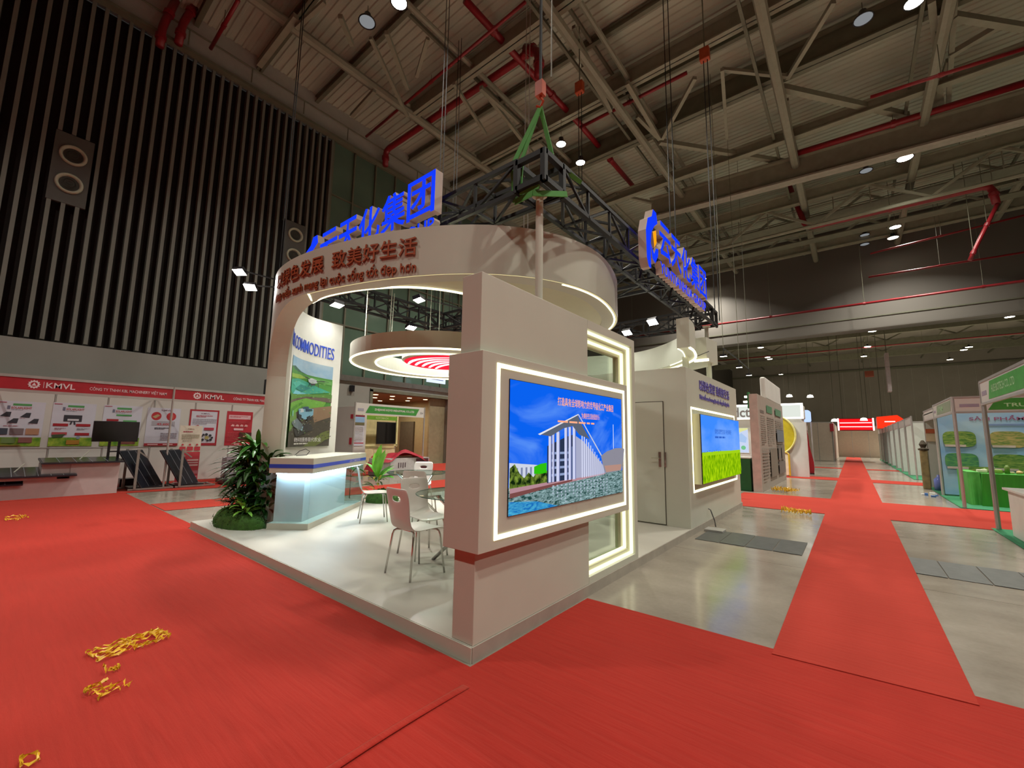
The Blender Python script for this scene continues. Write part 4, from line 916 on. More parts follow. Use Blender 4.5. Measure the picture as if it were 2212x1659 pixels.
# --- channel letter signs on the truss
SIGNB = em('sign_blue', '1238ff', 1.15); SIGNS = pm('sign_sides', 'c9b8ae', .5, var=.04); SIGNO = em('sign_orange', 'ff9a10', 1.2)
def sign(F, w, h, label):
    t = thing('letter_sign', label, 'sign', F.P(w/2, 0, 0))
    def glyph(body, a, b, ww, hh, nm, off=.018, dp=.12):
        m_ = MB(); add_text(m_, body, lambda x, y, c: F.P(a+x, b+y, c), ww, hh, SIGNB, dp, SIGNS, off=off, res=2); m_.build(nm, None, t)
    lw = w*.15; S = lambda pts, mat, nm: (lambda m_: (m_.prism([F.P(x*lw, y*h, .12) for x, y in pts], -F.n*.12, mat, SIGNS), m_.build(nm, None, t)))(MB())
    S([(.62, 1.0), (.9, 1.0), (.98, .84), (.70, .74), (.46, .60), (.36, .40), (.34, .0), (.16, .0), (.02, .12), (.0, .55), (.16, .76), (.50, .86)], SIGNB, 'logo_curve')
    S([(.36, .40), (.46, .18), (.7, .14), (.96, .30), (1.0, .42), (.8, .40), (.62, .28), (.48, .34)], SIGNB, 'logo_hook')
    S([(.56, .62), (.84, .70), (.86, .50), (.66, .38)], SIGNO, 'logo_diamond')
    gw = w*.158; xs = [w*.17+i*w*.1665 for i in range(5)]
    for ch_, x in zip('云天化集团', xs): glyph(ch_, x, h*.36, gw, h*.60, 'character')
    glyph('YUNTIANHUA GROUP', w*.19, h*.10, w*.80, h*.19, 'latin_letters', .02, .10)
    for x in (w*.1, w*.5, w*.9): MB().bar(F.P(x, h*.3, -.02), F.P(x, -.05, -.12), .03).build('bracket', BLACKM, t)
    for b in (.28, .62): MB().bar(F.P(w*.05, h*b, -.03), F.P(w*.97, h*b, -.03), .03).build('bracket', BLACKM, t)
sl_ = gy(672, 545, Y0-.12); sr_ = gy(960, 370, Y0-.12)
zt_ = sr_.z
sign(Fr((sl_.x+.02, Y0-.14, zt_-.92), (1, 0, 0), (0, 0, 1)), sr_.x-sl_.x, .92, 'large blue glowing channel letter sign above the ring lettering, at the left')
a = gx(1378, 500, X1+.14); b = gx(1512, 600, X1+.14); c = gx(1512, 680, X1+.14)
sign(Fr((X1+.14, a.y, 3.95), (0, 1, 0), (0, 0, 1)), b.y-a.y, .98, 'blue glowing channel letter sign seen edge-on above the store room, at the right')
print('SIGN', sl_, sr_, a, b, c)
# ================================================================== COUNTER, CHAIRS, TABLES, PLANTS
def on_plat(px, py): return gz(px, py, PZ)
A_, B_, C_ = Vector((-6.71, 2.75, PZ)), Vector((-6.22, 3.07, PZ)), Vector((-7.64, 4.81, PZ))
u = (C_-B_).normalized(); v = Vector((u.y, -u.x, 0))        # u along the long side, v outwards to the right
Lc = (C_-B_).length; Wc = .60
ct = thing('display_counter', 'white reception counter with blue stripe and lit glass display sides', 'counter', (B_+u*Lc/2).to_tuple())
K = Fr(B_, u, Vector((0, 0, 1)))                             # n = u x z = v (outwards)
def kbox(a0, c0, z0, a1, c1, z1, nm, mat, bevel=0.0):       # c measured inwards from the long front face
    m_ = MB(); m_.fbox(K, a0, z0, -c1, a1, z1, -c0); return m_.build(nm, mat, ct, bevel=bevel)
HT = 1.02
kbox(0, 0, 0, Lc, Wc, .085, 'base', WHITE, .003)
kbox(.13, .16, .085, Lc-.5, Wc-.02, HT-.22, 'core', pm('counter_core', 'dce2e4', .5, var=.02))
kbox(-.02, -.02, HT-.22, Lc+.02, Wc+.02, HT, 'top_box', WHITE, .003)
m_ = MB(); m_.fbox(K, -.021, HT-.145, .020, Lc+.021, HT-.09, .024); m_.fbox(K, -.024, HT-.145, -Wc-.02, -.0195, HT-.09, .024); m_.build('blue_stripe', BLUE, ct)
GL = glass('counter_glass', (.86, .96, .97))
m_ = MB(); m_.fbox(K, .01, .085, -.018, Lc-.01, HT-.22, -.010); m_.build('glass_pane', GL, ct)
m_ = MB(); m_.fbox(K, .01, .085, -Wc+.01, .018, HT-.22, -.018); m_.build('glass_pane', GL, ct)
m_ = MB(); m_.fbox(K, Lc-.018, .085, -Wc+.01, Lc-.01, HT-.22, -.018); m_.build('glass_pane', GL, ct)
m_ = MB(); m_.fbox(K, .05, HT-.24, -.10, Lc-.05, HT-.222, -.05); m_.fbox(K, .05, HT-.24, -Wc+.05, .10, HT-.222, -.10); m_.build('led_strip', LEDC, ct)
m_ = MB(); add_text(m_, 'AGRI COMMODITIES', lambda a, b, c: K.P(Lc*.62+a, HT-.14+b, .0245), .55, .042, pm('stripe_text', 'a8a6c8', .5), off=.01); m_.build('stripe_lettering', None, ct)
cb = thing('cable', 'thin black cable loop lying on the left end of the counter top', 'cable', (B_+u*.6-v*.5+Vector((0, 0, HT))).to_tuple())
o = MB().tube([K.P(.55, HT+.01, -.55), K.P(.6, HT+.08, -.5), K.P(.7, HT+.11, -.45), K.P(.78, HT+.07, -.42), K.P(.75, HT+.012, -.45), K.P(.5, HT+.012, -.5)], .006, 5).build('cord', BLACK, cb)
# --- bentwood chair
def chair_proto():
    t = thing('dining_chair', 'x', 'chair', (0, 0, 0))
    prof = [(.235, .425), (.20, .445), (.05, .450), (-.10, .443), (-.165, .455), (-.20, .50), (-.215, .57), (-.235, .68), (-.255, .78), (-.275, .86)]   # y forward, z
    hw = [.165, .19, .20, .195, .185, .175, .172, .185, .195, .175]
    xs = [-1, -.72, -.34, 0, .34, .72, 1]; bm = bmesh.new(); g = []
    rows = []
    for i in range(len(prof)):
        rows.append((prof[i], hw[i]))
        if i < len(prof)-1: rows.append((((prof[i][0]+prof[i+1][0])/2, (prof[i][1]+prof[i+1][1])/2), (hw[i]+hw[i+1])/2))
    for (y, z), w_ in rows: g.append([bm.verts.new((x*w_, y-(.018*(1-x*x) if z > .5 else 0), z-(.012*(1-x*x) if z < .5 else 0))) for x in xs])
    for i in range(len(g)-1):
        for j in range(len(xs)-1):
            if i in (15,) and j in (2, 3): continue          # hand slot
            bm.faces.new((g[i][j], g[i][j+1], g[i+1][j+1], g[i+1][j]))
    me = bpy.data.meshes.new('shell'); bmesh.ops.recalc_face_normals(bm, faces=bm.faces); bmesh.ops.solidify(bm, geom=bm.faces[:], thickness=.012); bm.to_mesh(me); bm.free()
    me.materials.append(pm('chair_white_lacquer', 'd6d2cc', .3, var=.02, coat=.3)); me.polygons.foreach_set('use_smooth', [True]*len(me.polygons))
    sh = bpy.data.objects.new('seat_shell', me); COL.objects.link(sh); sh.parent = t
    md = sh.modifiers.new('sub', 'SUBSURF'); md.levels = md.render_levels = 1
    for sx in (-1, 1):
        for sy in (-1, 1):
            MB().tube([(sx*.05, sy*.10, .432), (sx*.14, sy*.14, .430), (sx*.165, sy*.155, .415), (sx*.175, sy*.165, .38), (sx*.21, sy*.21, .0)], .0105, 8).build('leg', CHROME, t, smooth=True)
    MB().box(-.06, -.12, .425, .06, .12, .436).build('mount_plate', CHROME, t)
    return t
chair0 = chair_proto(); first = [True]
def put_chair(x, y, face, label):
    """face: heading the sitter looks along, degrees from +x"""
    t = chair0 if first[0] else copy_tree(chair0); first[0] = False
    t.location = (x, y, PZ); t.rotation_euler = (0, 0, radians(face-90)); t['label'] = label; t['group'] = 'white bentwood chairs around the glass tables'
put_chair(-3.55, 2.88, 88, 'white bentwood chair nearest the platform edge, its back in shade')
put_chair(-4.02, 3.36, -10, 'white bentwood chair directly behind the nearest one, broad back turned to the counter')
put_chair(-5.22, 4.28, 118, 'white bentwood chair partly hidden behind the second, at the near side of the far table')
put_chair(-6.18, 4.10, 62, 'white bentwood chair at far left by the counter, red print on its slot')
put_chair(-6.55, 5.35, -52, 'white bentwood chair behind the far table, facing out, its slot edged red')
put_chair(-5.6, 5.55, -105, 'white bentwood chair seen edge-on at the far right beside the wall')
# --- glass tables
def table(x, y, r_, a0, label):
    t = thing('glass_table', label, 'table', (x, y, PZ), 'round glass tables')
    m_ = MB(); m_.lathe([(0, .735), (r_, .735), (r_, .745), (0, .745)], (x, y, PZ), 56); m_.build('glass_top', glass('table_glass', (.82, .92, .88), 0.0, .45), t)
    MB().tube([(x+(r_-.002)*cos(2*pi*k/56), y+(r_-.002)*sin(2*pi*k/56), PZ+.74) for k in range(56)], .005, 5, closed=True).build('glass_rim', pm('glass_edge_green', '3f5a50', .2), t)
    for k in range(3):
        a = radians(a0+120*k); b = a+radians(165); m_ = MB()
        p_, q_ = Vector((x+.40*cos(a), y+.40*sin(a), PZ)), Vector((x+.36*cos(b), y+.36*sin(b), PZ+.72)); sh_ = Vector((cos(a+pi/2), sin(a+pi/2), 0))*.03
        m_.tube([p_+sh_, q_+sh_], .020, 12); m_.build('leg', CHROME, t, smooth=True)
        MB().lathe([(.0, .0), (.028, 0), (.028, .02), (0, .02)], tuple(q_+sh_-Vector((0, 0, .005))), 12).build('top_pad', CHROME, t)
    m_ = MB(); m_.lathe([(0, -.04), (.045, -.04), (.045, .04), (0, .04)], (x, y, PZ+.36), 14); m_.build('hub', BLACK, t)
table(-3.43, 3.52, .60, 208, 'round glass table on crossed chrome legs, the near one cut by the wall')
table(-5.95, 4.80, .52, 170, 'round glass table further back, seen over the chair backs')

# --- greenery
def leafmat(k, c, v=.25): return pm(k, c, .45, var=v, scale=9, spec=.4)
LEAF = leafmat('leaf_dark', '2c5a1c'); LEAF2 = leafmat('leaf_fresh', '4f9a2e'); LEAF3 = leafmat('leaf_pale', '7fb54a'); LEAF4 = leafmat('leaf_deep', '1e4416'); LY = leafmat('leaf_yellow', 'a8a040')
MOSS = pm('moss', '35591a', .95, var=.35, scale=14, bump=1.0, bscale=60)
def leaf(mb, base, d, L_, w, droop=.4, n=5, mat=None, fold=.25):
    base, d = Vector(base), Vector(d).normalized(); s = d.cross(Vector((0, 0, 1)))
    if s.length < .01: s = Vector((1, 0, 0))
    s.normalize(); p_ = base.copy(); vs = []
    for i in range(n+1):
        t_ = i/n; ww = w*sin(pi*min(.999, t_*.92+.06))**.8*(1 if t_ < .98 else .1); nn = s.cross(d).normalized()
        vs += [p_-s*ww/2+nn*ww*fold, p_, p_+s*ww/2+nn*ww*fold]; d = (d+Vector((0, 0, -droop/n))).normalized(); p_ = p_+d*(L_/n)
    mb.add(vs, [(3*i+j, 3*i+j+1, 3*i+j+4, 3*i+j+3) for i in range(n) for j in (0, 1)], mat)
def mound(name, c, rx, ry, h, rz, label, mat=MOSS, seed=1):
    rnd = random.Random(seed); m_ = MB(); N, Mm = 20, 8; vs = []
    for j in range(Mm+1):
        ph = j/Mm*pi/2
        for i in range(N):
            a = 2*pi*i/N; k = 1+.06*sin(3*a+seed)+rnd.uniform(-.03, .03); x = rx*cos(a)*cos(ph)*k; y = ry*sin(a)*cos(ph)*k; z = h*sin(ph)**.8*(1+rnd.uniform(-.05, .05))
            vs.append((c[0]+x*cos(rz)-y*sin(rz), c[1]+x*sin(rz)+y*cos(rz), PZ+z))
    m_.add(vs, [(j*N+i, j*N+(i+1) % N, (j+1)*N+(i+1) % N, (j+1)*N+i) for j in range(Mm) for i in range(N)])
    o = m_.build(name, mat, smooth=True)
    # tufts of moss for a rough silhouette
    tf = MB()
    for q in range(700):
        v_ = Vector(rnd.choice(vs)); d = Vector((rnd.uniform(-1, 1), rnd.uniform(-1, 1), rnd.uniform(.2, 1))).normalized()*rnd.uniform(.012, .035); s_ = Vector((rnd.uniform(-1, 1), rnd.uniform(-1, 1), 0))*.012
        v_ += Vector((rnd.uniform(-.04, .04), rnd.uniform(-.04, .04), rnd.uniform(-.01, .01))); tf.add([v_-s_, v_+s_, v_+d], [(0, 1, 2)])
    t_ = tf.build('moss_tuft', mat); t_.parent = o; t_['kind'] = 'stuff'
    return tag(o, label, 'moss')
mound('moss_mound', (-7.50, 2.62), .42, .27, .27, .35, 'dark moss mound at the left front corner of the platform', seed=2)
mound('moss_mound', (-7.12, 2.50), .42, .19, .21, .45, 'moss mound between the left corner mound and the counter', seed=5)
mound('moss_mound', (-7.75, 5.35), .35, .3, .25, .3, 'moss mound behind the right end of the counter', seed=8)
def plant(name, base, label, spec, cat='plant'):
    """spec: list of (count, height range, length, width, droop, elev range, mat, stem radius spread)"""
    t = thing(name, label, cat, base); rnd = random.Random(len(label)*7+int(base[0]*10)); b0 = Vector(base)
    for cnt, (h0, h1), L_, w, dr__, (e0, e1), mat, spr in spec:
        for k in range(cnt):
            a = rnd.uniform(0, 2*pi); e_ = radians(rnd.uniform(e0, e1)); r_ = rnd.uniform(0, spr); p_ = b0+Vector((r_*cos(a), r_*sin(a), rnd.uniform(h0, h1)))
            m_ = MB(); leaf(m_, p_, (cos(a)*cos(e_), sin(a)*cos(e_), sin(e_)), L_*rnd.uniform(.75, 1.15), w*rnd.uniform(.8, 1.15), dr__*rnd.uniform(.7, 1.3))
            m_.build('leaf', mat, t, smooth=True)
    return t
def stem(t, pts, r_, mat): MB().tube(pts, r_, 6, r1=r_*.5).build('stem', mat, t)
BARK = pm('stem_brown', '5a4a2c', .8, var=.2)
pb = (-7.3, 2.72, PZ+.1)
t = plant('tall_foliage_plant', pb, 'tall dense dark green broadleaf plant left of the counter', [(80, (.78, 1.10), .36, .075, .9, (-5, 75), leafmat('leaf_top', '3c7a26'), .16), (90, (.5, .95), .34, .075, 1.0, (-20, 55), LEAF, .20), (90, (.1, .6), .30, .07, 1.0, (-20, 50), LEAF4, .22)])
for k in range(4): stem(t, [(pb[0]+.04*k-.08, pb[1], pb[2]), (pb[0]+.06*k-.1, pb[1]+.03, pb[2]+1.0)], .014, BARK)
pb = (-7.62, 2.72, PZ+.12)
t = plant('dragon_tree', pb, 'narrow-leaved dark plant with long thin arching leaves at far left of the greenery', [(60, (.66, .80), .55, .030, 1.0, (-5, 60), LEAF4, .06), (50, (.35, .65), .42, .030, 1.1, (-10, 50), LEAF, .08), (40, (.1, .4), .34, .03, 1.0, (0, 50), LEAF4, .12)])
for k in range(2): stem(t, [(pb[0]+.03*k, pb[1], pb[2]), (pb[0]+.05*k, pb[1], pb[2]+.8)], .016, BARK)
pb = (-7.05, 2.78, PZ+.1)
t = plant('leafy_bush', pb, 'dark tangled bush hard against the counter glass', [(120, (.08, .8), .22, .07, .8, (-15, 60), LEAF4, .17), (60, (.3, .98), .24, .06, .7, (0, 70), LEAF, .14)])
stem(t, [pb, (pb[0], pb[1], pb[2]+.9)], .012, BARK)
pb = (-7.55, 2.55, PZ+.18)
t = plant('fine_fern', pb, 'fine brownish-green fern above the left moss mound', [(50, (.08, .3), .24, .022, .5, (5, 60), leafmat('fern_olive', '55622a'), .10), (16, (.05, .3), .22, .03, .6, (5, 50), LEAF, .08)])
pb = (-7.05, 2.52, PZ+.18)
t = plant('bright_fern', pb, 'small bright yellow-green leafy plant low in front of the bush', [(22, (.02, .16), .20, .05, .7, (10, 65), LEAF3, .08), (14, (.12, .3), .18, .05, .7, (10, 60), LEAF2, .07)])
pb = (-7.85, 5.25, PZ+.1)
t = plant('broad_leaf_plant', pb, 'plant with big upright bright green leaves behind the right end of the counter', [(5, (.35, .6), .62, .17, .15, (62, 85), leafmat('leaf_big', '6fb236', .12), .08), (5, (.3, .6), .45, .15, .6, (25, 60), LEAF2, .1), (14, (.1, .5), .26, .06, .8, (0, 60), LEAF, .12), (10, (.1, .4), .24, .05, .8, (0, 60), LY, .14)])
pb = (-8.0, 4.75, PZ+.1)
t = plant('low_green_plant', pb, 'low green leafy plant between poster wall and counter', [(30, (.5, .85), .28, .06, .8, (-5, 60), LEAF, .14), (8, (.6, .9), .24, .05, .8, (0, 60), LY, .1)])
stem(t, [pb, (pb[0], pb[1], pb[2]+.8)], .01, BARK)
# --- yellow packing tape and debris on the carpets
YEL = pm('yellow_strapping', 'e2b428', .35, var=.12, scale=20, trans=.0)
def tangle(c, L_, w_, rot, n, label, seed, amp=.035):
    rnd = random.Random(seed); t = thing('packing_tape', label, 'litter', (c[0], c[1], .006))
    for k in range(n):
        a = rnd.uniform(0, 2*pi); x, y = rnd.gauss(0, L_*.22), rnd.gauss(0, w_*.3); P = []; h_ = rnd.uniform(.5, 1)*amp
        for i in range(14):
            a += rnd.uniform(-1.0, 1.0); x += cos(a)*.034; y += sin(a)*.03; x = max(-L_/2, min(L_/2, x)); y = max(-w_/2, min(w_/2, y))
            P.append(Vector((c[0]+x*cos(rot)-y*sin(rot), c[1]+x*sin(rot)+y*cos(rot), .012+abs(sin(i*1.1+k))*h_)))
        m_ = MB(); wv = Vector((0, 0, .016)); vs = []
        for i, q in enumerate(P): tw = sin(i*.9+k); o_ = Vector((.006*cos(i+k), .006*sin(i+k), .006*tw)); vs += [q-o_, q+o_]
        m_.add(vs, [(2*i, 2*i+1, 2*i+3, 2*i+2) for i in range(len(P)-1)]); m_.build('tape_strand', YEL, t)
    return t
a, b = gz(200, 1424), gz(350, 1375); tangle(((a.x+b.x)/2, (a.y+b.y)/2), (b-a).length*1.05, .20, math.atan2(b.y-a.y, b.x-a.x), 17, 'big tangle of yellow packing tape on the red carpet at lower left', 3)
a, b = gz(197, 1510), gz(293, 1468); tangle(((a.x+b.x)/2, (a.y+b.y)/2), (b-a).length*1.0, .15, math.atan2(b.y-a.y, b.x-a.x), 6, 'smaller tangle of yellow packing tape just below the big one', 9)
a = gz(240, 1450); tangle((a.x, a.y), .08, .06, 0, 3, 'short curl of yellow tape between the two tangles', 4)
a = gz(35, 1122); tangle((a.x, a.y), .5, .25, .1, 9, 'scrap of yellow tape on the carpet before the stepped plinth', 6)
a = gz(62, 1652); tangle((a.x, a.y), .07, .05, 0, 3, 'tiny scrap of yellow tape at the bottom left corner', 7)
a = gz(1720, 1110); tangle((a.x, a.y), .5, .3, .1, 22, 'yellow tape heap on the concrete before the red cross carpet', 11, .12)
a = gz(1697, 1063); tangle((a.x, a.y), .7, .35, .1, 26, 'yellow tape heap behind the red cross carpet by the poster wall', 12, .14)
# cable and socket by the store room wall
a = gz(1520, 1140, 0); t = thing('floor_socket', 'grey floor socket box with black cable at the foot of the store room', 'socket', (-1.9, 7.9, 0))
MB().box(-2.0, 7.55, 0, -1.72, 7.8, .035).build('socket_box', ALU, t, bevel=.004)
MB().tube([(-2.036, 8.0, .30), (-2.0, 8.0, .28), (-1.93, 7.95, .12), (-1.88, 7.8, .05)], .009, 6).build('cord', BLACK, t)
# ================================================================== SHELL STANDS ALONG THE LEFT WALL
XB, XF = -16.0, -14.05
RED = '9e1c28'
def post(F_or_p, h, parent, r_=.022, nm='post', mat=ALU): 
    x, y = F_or_p; return MB().tube([(x, y, 0), (x, y, h)], r_, 8).build(nm, mat, parent)
GREYP = 'c9cbd8'
for bi_, (ya, yb) in enumerate(((-2.95, .05), (.05, 3.05), (3.05, 6.05))):
    lab = ('shell exhibition stand cut by the left picture edge', 'shell exhibition stand with red fascia at far left, three product posters on its back wall', 'shell exhibition stand with red fascia beside the booth ring, red-framed posters inside')[bi_]
    t = thing('shell_stand', lab, 'stand', (XB, (ya+yb)/2, 0))
    for k in range(3): MB().box(XB-.02, ya+k*1.0+.02, .02, XB+.02, ya+(k+1)*1.0-.02, 2.45).build('wall_panel', PANEL, t)
    for k in range(4 if bi_ == 2 else 3): post((XB, ya+k), 2.48, t)
    m_ = MB(); m_.box(XB-.02, ya, 2.44, XB+.03, yb, 2.5); m_.box(XB, ya, 1.0, XB+.025, yb, 1.03) if bi_ == 1 else None; m_.build('rail', ALU, t)
    m_ = MB(); m_.box(XF-.025, ya, 2.28, XF+.01, yb, 2.34); m_.box(XF-.025, ya, 2.60, XF+.01, yb, 2.66); m_.build('fascia_rail', ALU, t)
    MB().box(XF-.01, ya+.02, 2.33, XF+.0, yb-.02, 2.61).build('fascia_board', pm('fascia_red', RED, .5), t)
    post((XF, yb), 2.66, t, .025)
    m_ = MB(); m_.bar((XB, yb, 2.47), (XF, yb, 2.47), .04); m_.build('side_beam', ALU, t)
    if bi_ == 0: continue
    F = FX(XF+.002, ya, 2.33); m_ = MB(); Wt = pm('fascia_white', 'd8ccd0', .5)
    # cog emblem, bar, stand name, company line
    cx_, cz_ = .52, .14
    P = []
    for k in range(48):
        r_ = .095 if k % 4 in (0, 1) else .078; P.append(F.P(cx_+r_*cos(2*pi*k/48), cz_+r_*sin(2*pi*k/48), .001))
    m_.poly(P, Wt); m_.poly([F.P(cx_+.052*cos(2*pi*k/24), cz_+.052*sin(2*pi*k/24), .002) for k in range(24)], pm('fascia_red', RED)); m_.poly([F.P(cx_+a, cz_+b, .003) for a, b in ((-.035, -.03), (.035, -.03), (0, .04))], Wt)
    m_.fbox(F, .66, .07, 0, .668, .21, .002, Wt)
    add_text(m_, 'KMVL', lambda a, b, c: F.P(.70+a, .075+b, .002), .46, .125, Wt, off=.012); m_.build('fascia_lettering', None, t); m_ = MB(); add_text(m_, 'CÔNG TY TNHH KBL MACHINERY VIỆT NAM', lambda a, b, c: F.P(1.40+a, .075+b, .002), 1.45, .115, Wt, off=.006)
    m_.build('fascia_lettering', None, t)
def poster(F, w, h, label, draw, cat='poster'):
    t = thing('poster', label, cat, F.P(w/2, h/2, 0))
    MB().fbox(F, 0, 0, 0, w, h, .006).build('sheet', pm('poster_sheet', GREYP, .5, var=.02), t)
    p = Pr(Fr(F.P(0, 0, .007), F.u, F.v), w, h); draw(p); p.build('print', t); return t
def solar(p, first):
    p.rect(0, .80, 1, .2, cloudy('poster_grass', '4f8a1c', 'a8c040', 0, (3, 3, 3), 2.5)); p.up()
    p.rect(.33, .05, .38, .045, '4f9a58'); p.text('SOLARLIGHT', .30, .12, .42, .05, 'b04850', .02); p.rect(.22, .10, .06, .08, '6b6f86'); p.lines(.3, .185, .4, .02, 1, '8890a0'); p.rect(.02, .02, .18, .02, 'b0687a')
    if first == 0:
        for x, y in ((.1, .24), (.50, .25), (.26, .38), (.68, .38)): p.poly([(x, y+.10), (x+.12, y), (x+.22, y), (x+.20, y+.11)], '33363f'); p.lines(x, y+.12, .18, .015, 1, '9a6a78')
        p.lines(.2, .54, .5, .03, 1, 'a86a78')
        for x, c in ((.02, '3f4654'), (.34, '7a6a6e'), (.66, 'b08468')): p.rect(x, .60, .28, .14, c)
        p.up(); p.rect(.2, .81, .28, .12, '6f8a50'); p.rect(.54, .80, .28, .12, '8a5a54'); p.rect(.1, .96, .5, .03, '8a7a34')
    elif first == 1:
        p.rect(.27, .28, .42, .15, '35363f'); p.up(); p.rect(.36, .37, .26, .04, 'd8d8e0'); p.poly([(.44, .43), (.48, .43), (.46, .5), (.42, .5)], '35363f'); p.poly([(.50, .43), (.54, .43), (.56, .5), (.52, .5)], '35363f')
        for x, y in ((.05, .48), (.57, .48), (.57, .69)): p.rect(x, y, .34, .06, RED)
        p.rect(.05, .68, .34, .06, 'b04a50'); p.poly([(.05, .74), (.36, .72), (.30, .80), (.08, .81)], '40583a'); p.circ(.66, .80, .05, '8a9aa8'); p.lines(.1, .58, .25, .05, 2, '9a6a78'); p.lines(.6, .58, .3, .05, 2, '6a6a70'); p.rect(.4, .86, .3, .1, 'b08030')
    else:
        p.rect(.33, .22, .4, .04, '4f9a58'); p.rect(.1, .34, .3, .05, RED); p.rect(.52, .36, .36, .05, '5fa868'); p.rect(.05, .45, .9, .3, '5a6070'); p.rect(.5, .86, .4, .1, '7a4a40')
F = FX(XB+.03, 0, 0)
poster(FX(XB+.022, .10, 1.06), .80, 1.10, 'pale blue poster with four tilted solar lamps, far left of the row', lambda p: solar(p, 0))
poster(FX(XB+.022, 1.03, 1.06), .80, 1.12, 'pale blue poster with one dark flood lamp, second from the left', lambda p: solar(p, 1))
poster(FX(XB+.022, 1.98, 1.06), .81, 1.12, 'pale blue poster partly hidden by the black television, third from the left', lambda p: solar(p, 2))
def d4(p):
    p.circ(.27, .22, .15, 'b83038', ry=.11); p.circ(.72, .22, .15, 'b83038', ry=.11); p.up(); p.poly([(.15, .24), (.3, .17), (.38, .2), (.25, .28)], 'b0a078'); p.poly([(.66, .2), (.78, .17), (.8, .27), (.7, .28)], 'c05848'); p.text('KMVL', .40, .04, .3, .04, '8a7080', .02)
    p.rect(.15, .35, .7, .12, 'a8a6b0'); p.up(); p.text('45.600', .3, .40, .4, .06, 'b83038', .02); p.lines(.25, .52, .5, .06, 2, '4a4a58', .6); p.lines(.45, .66, .5, .2, 5, '9a96a4', .5); p.rect(0, .935, 1, .065, 'a02430'); p.up(); p.rect(.1, .955, .3, .025, 'e0c0c0'); p.rect(.55, .955, .3, .025, 'e0c0c0')
poster(FX(XB+.022, 2.91, 1.06), .78, 1.11, 'lilac poster with two red discs, behind the white fascia post', d4)
def d5(p):
    p.rect(0, 0, 1, .045, 'a02430'); p.rect(0, .93, 1, .07, 'a02430'); p.rect(0, 0, .06, 1, 'a02430'); p.rect(.94, 0, .06, 1, 'a02430'); p.up()
    p.text('KMVL', .38, .09, .3, .035, '8a7080', .02); p.lines(.22, .16, .56, .06, 2, 'b05060', .6); p.lines(.12, .26, .8, .16, 4, '9a96a4', .4); p.poly([(.2, .46), (.3, .43), (.38, .47), (.3, .5)], 'a02430'); p.rect(.52, .50, .34, .07, 'b03048')
    for x, y, r_ in ((.45, .74, .05), (.52, .70, .04), (.62, .69, .05), (.75, .72, .05), (.82, .78, .04), (.78, .84, .05), (.68, .86, .04), (.5, .84, .05)): p.circ(x, y, r_, '2a2c34')
    p.up(); p.circ(.64, .78, .07, 'a8a060'); p.lines(.15, .95, .3, .03, 1, 'e0c0c0', .9)
poster(FX(XB+.022, 3.92, 1.06), .78, 1.12, 'white poster with a red frame and round black parts', d5)
def d6(p):
    p.rect(0, 0, 1, 1, 'b02634'); p.up(); p.rect(.08, .11, .84, .12, 'd8b0b8'); p.lines(.12, .14, .7, .05, 2, 'b02634', .5); p.lines(.1, .3, .8, .08, 3, 'c05058', .4)
    for k in range(4): x = .17+k*.17; p.poly([(x, .44), (x+.06, .38), (x+.14, .40), (x+.14, .45)], 'e0a8a8')
    p.rect(.3, .50, .36, .06, 'e0b8c0'); p.lines(.08, .62, .4, .28, 7, 'c05058', .4); p.rect(.52, .62, .48, .22, '4a1c1c'); p.up(); p.poly([(.66, .74), (.78, .68), (.82, .72), (.7, .76)], 'd0a080'); p.lines(.35, .95, .35, .03, 1, 'e0c0c0', .9)
poster(FX(XB+.022, 4.92, 1.06), .77, 1.12, 'solid red poster with a dark inset picture, right end of the row', d6)
# dark column at the end of the stand row
t = thing('column', 'dark slate column beside the arch leg at the end of the poster row', 'column', (-16.2, 6.6, 0)); MB().box(-16.5, 6.15, 0, -15.9, 7.0, 3.4).build('shaft', pm('slate_column', '3c3f46', .6), t)
# stepped plinth with three solar boards
pl = thing('stepped_plinth', 'stepped white plinth carrying three dark solar panels at the left', 'plinth', (-14.1, .9, 0))
PLW = pm('plinth_white', 'bdb0ae', .55, var=.05)
t0, t1_ = gx(0, 1080, -13.75), gx(253, 1066, -13.75)
MB().box(-14.75, -1.2, 0, -13.78, .62, .30).build('step', PLW, pl); MB().box(-14.75, .62, 0, -13.78, 1.30, .40).build('step', PLW, pl); MB().box(-14.75, .86, .455, -13.80, 1.30, .72).build('step', PLW, pl); MB().box(-14.75, 1.30, 0, -13.78, 2.12, .72).build('step', PLW, pl)
MB().box(-14.75, -.1, .40, -13.70, 1.10, .455).build('shelf_slab', PLW, pl)
CELL = pm('solar_cell', '1c1e26', .2, var=.25, scale=12, spec=.6); GRID = pm('cell_grid', '8a8c92', .4)
def solar_panel(name, o, u_, v_, w, h, n, label):
    t = thing(name, label, 'solar panel', o); F = Fr(o, u_, v_)
    m_ = MB(); m_.fbox(F, -.02, -.02, -.03, w+.02, h+.02, 0); m_.build('frame', pm('panel_frame_dark', '35363c', .4, metal=.4), t)
    for k in range(n):
        MB().fbox(F, w*k/n+.008, .01, 0, w*(k+1)/n-.008, h-.01, .006).build('cell_strip', CELL, t)
    m_ = MB(); [m_.fbox(F, w*k/n-.004, 0, 0, w*k/n+.004, h, .008) for k in range(1, n)]; m_.build('grid_line', GRID, t); t.children[-1]['kind'] = 'stuff'
    return t
solar_panel('solar_board', (-13.70, -1.2, .335), (0, 1, 0), (-1, 0, .15), 1.8, .95, 8, 'lowest dark solar panel lying on the stepped plinth')
solar_panel('solar_board', (-13.64, -.12, .49), (0, 1, 0), (-1, 0, .14), 1.5, .98, 8, 'middle solar panel on the plinth, its end tapering to the right')
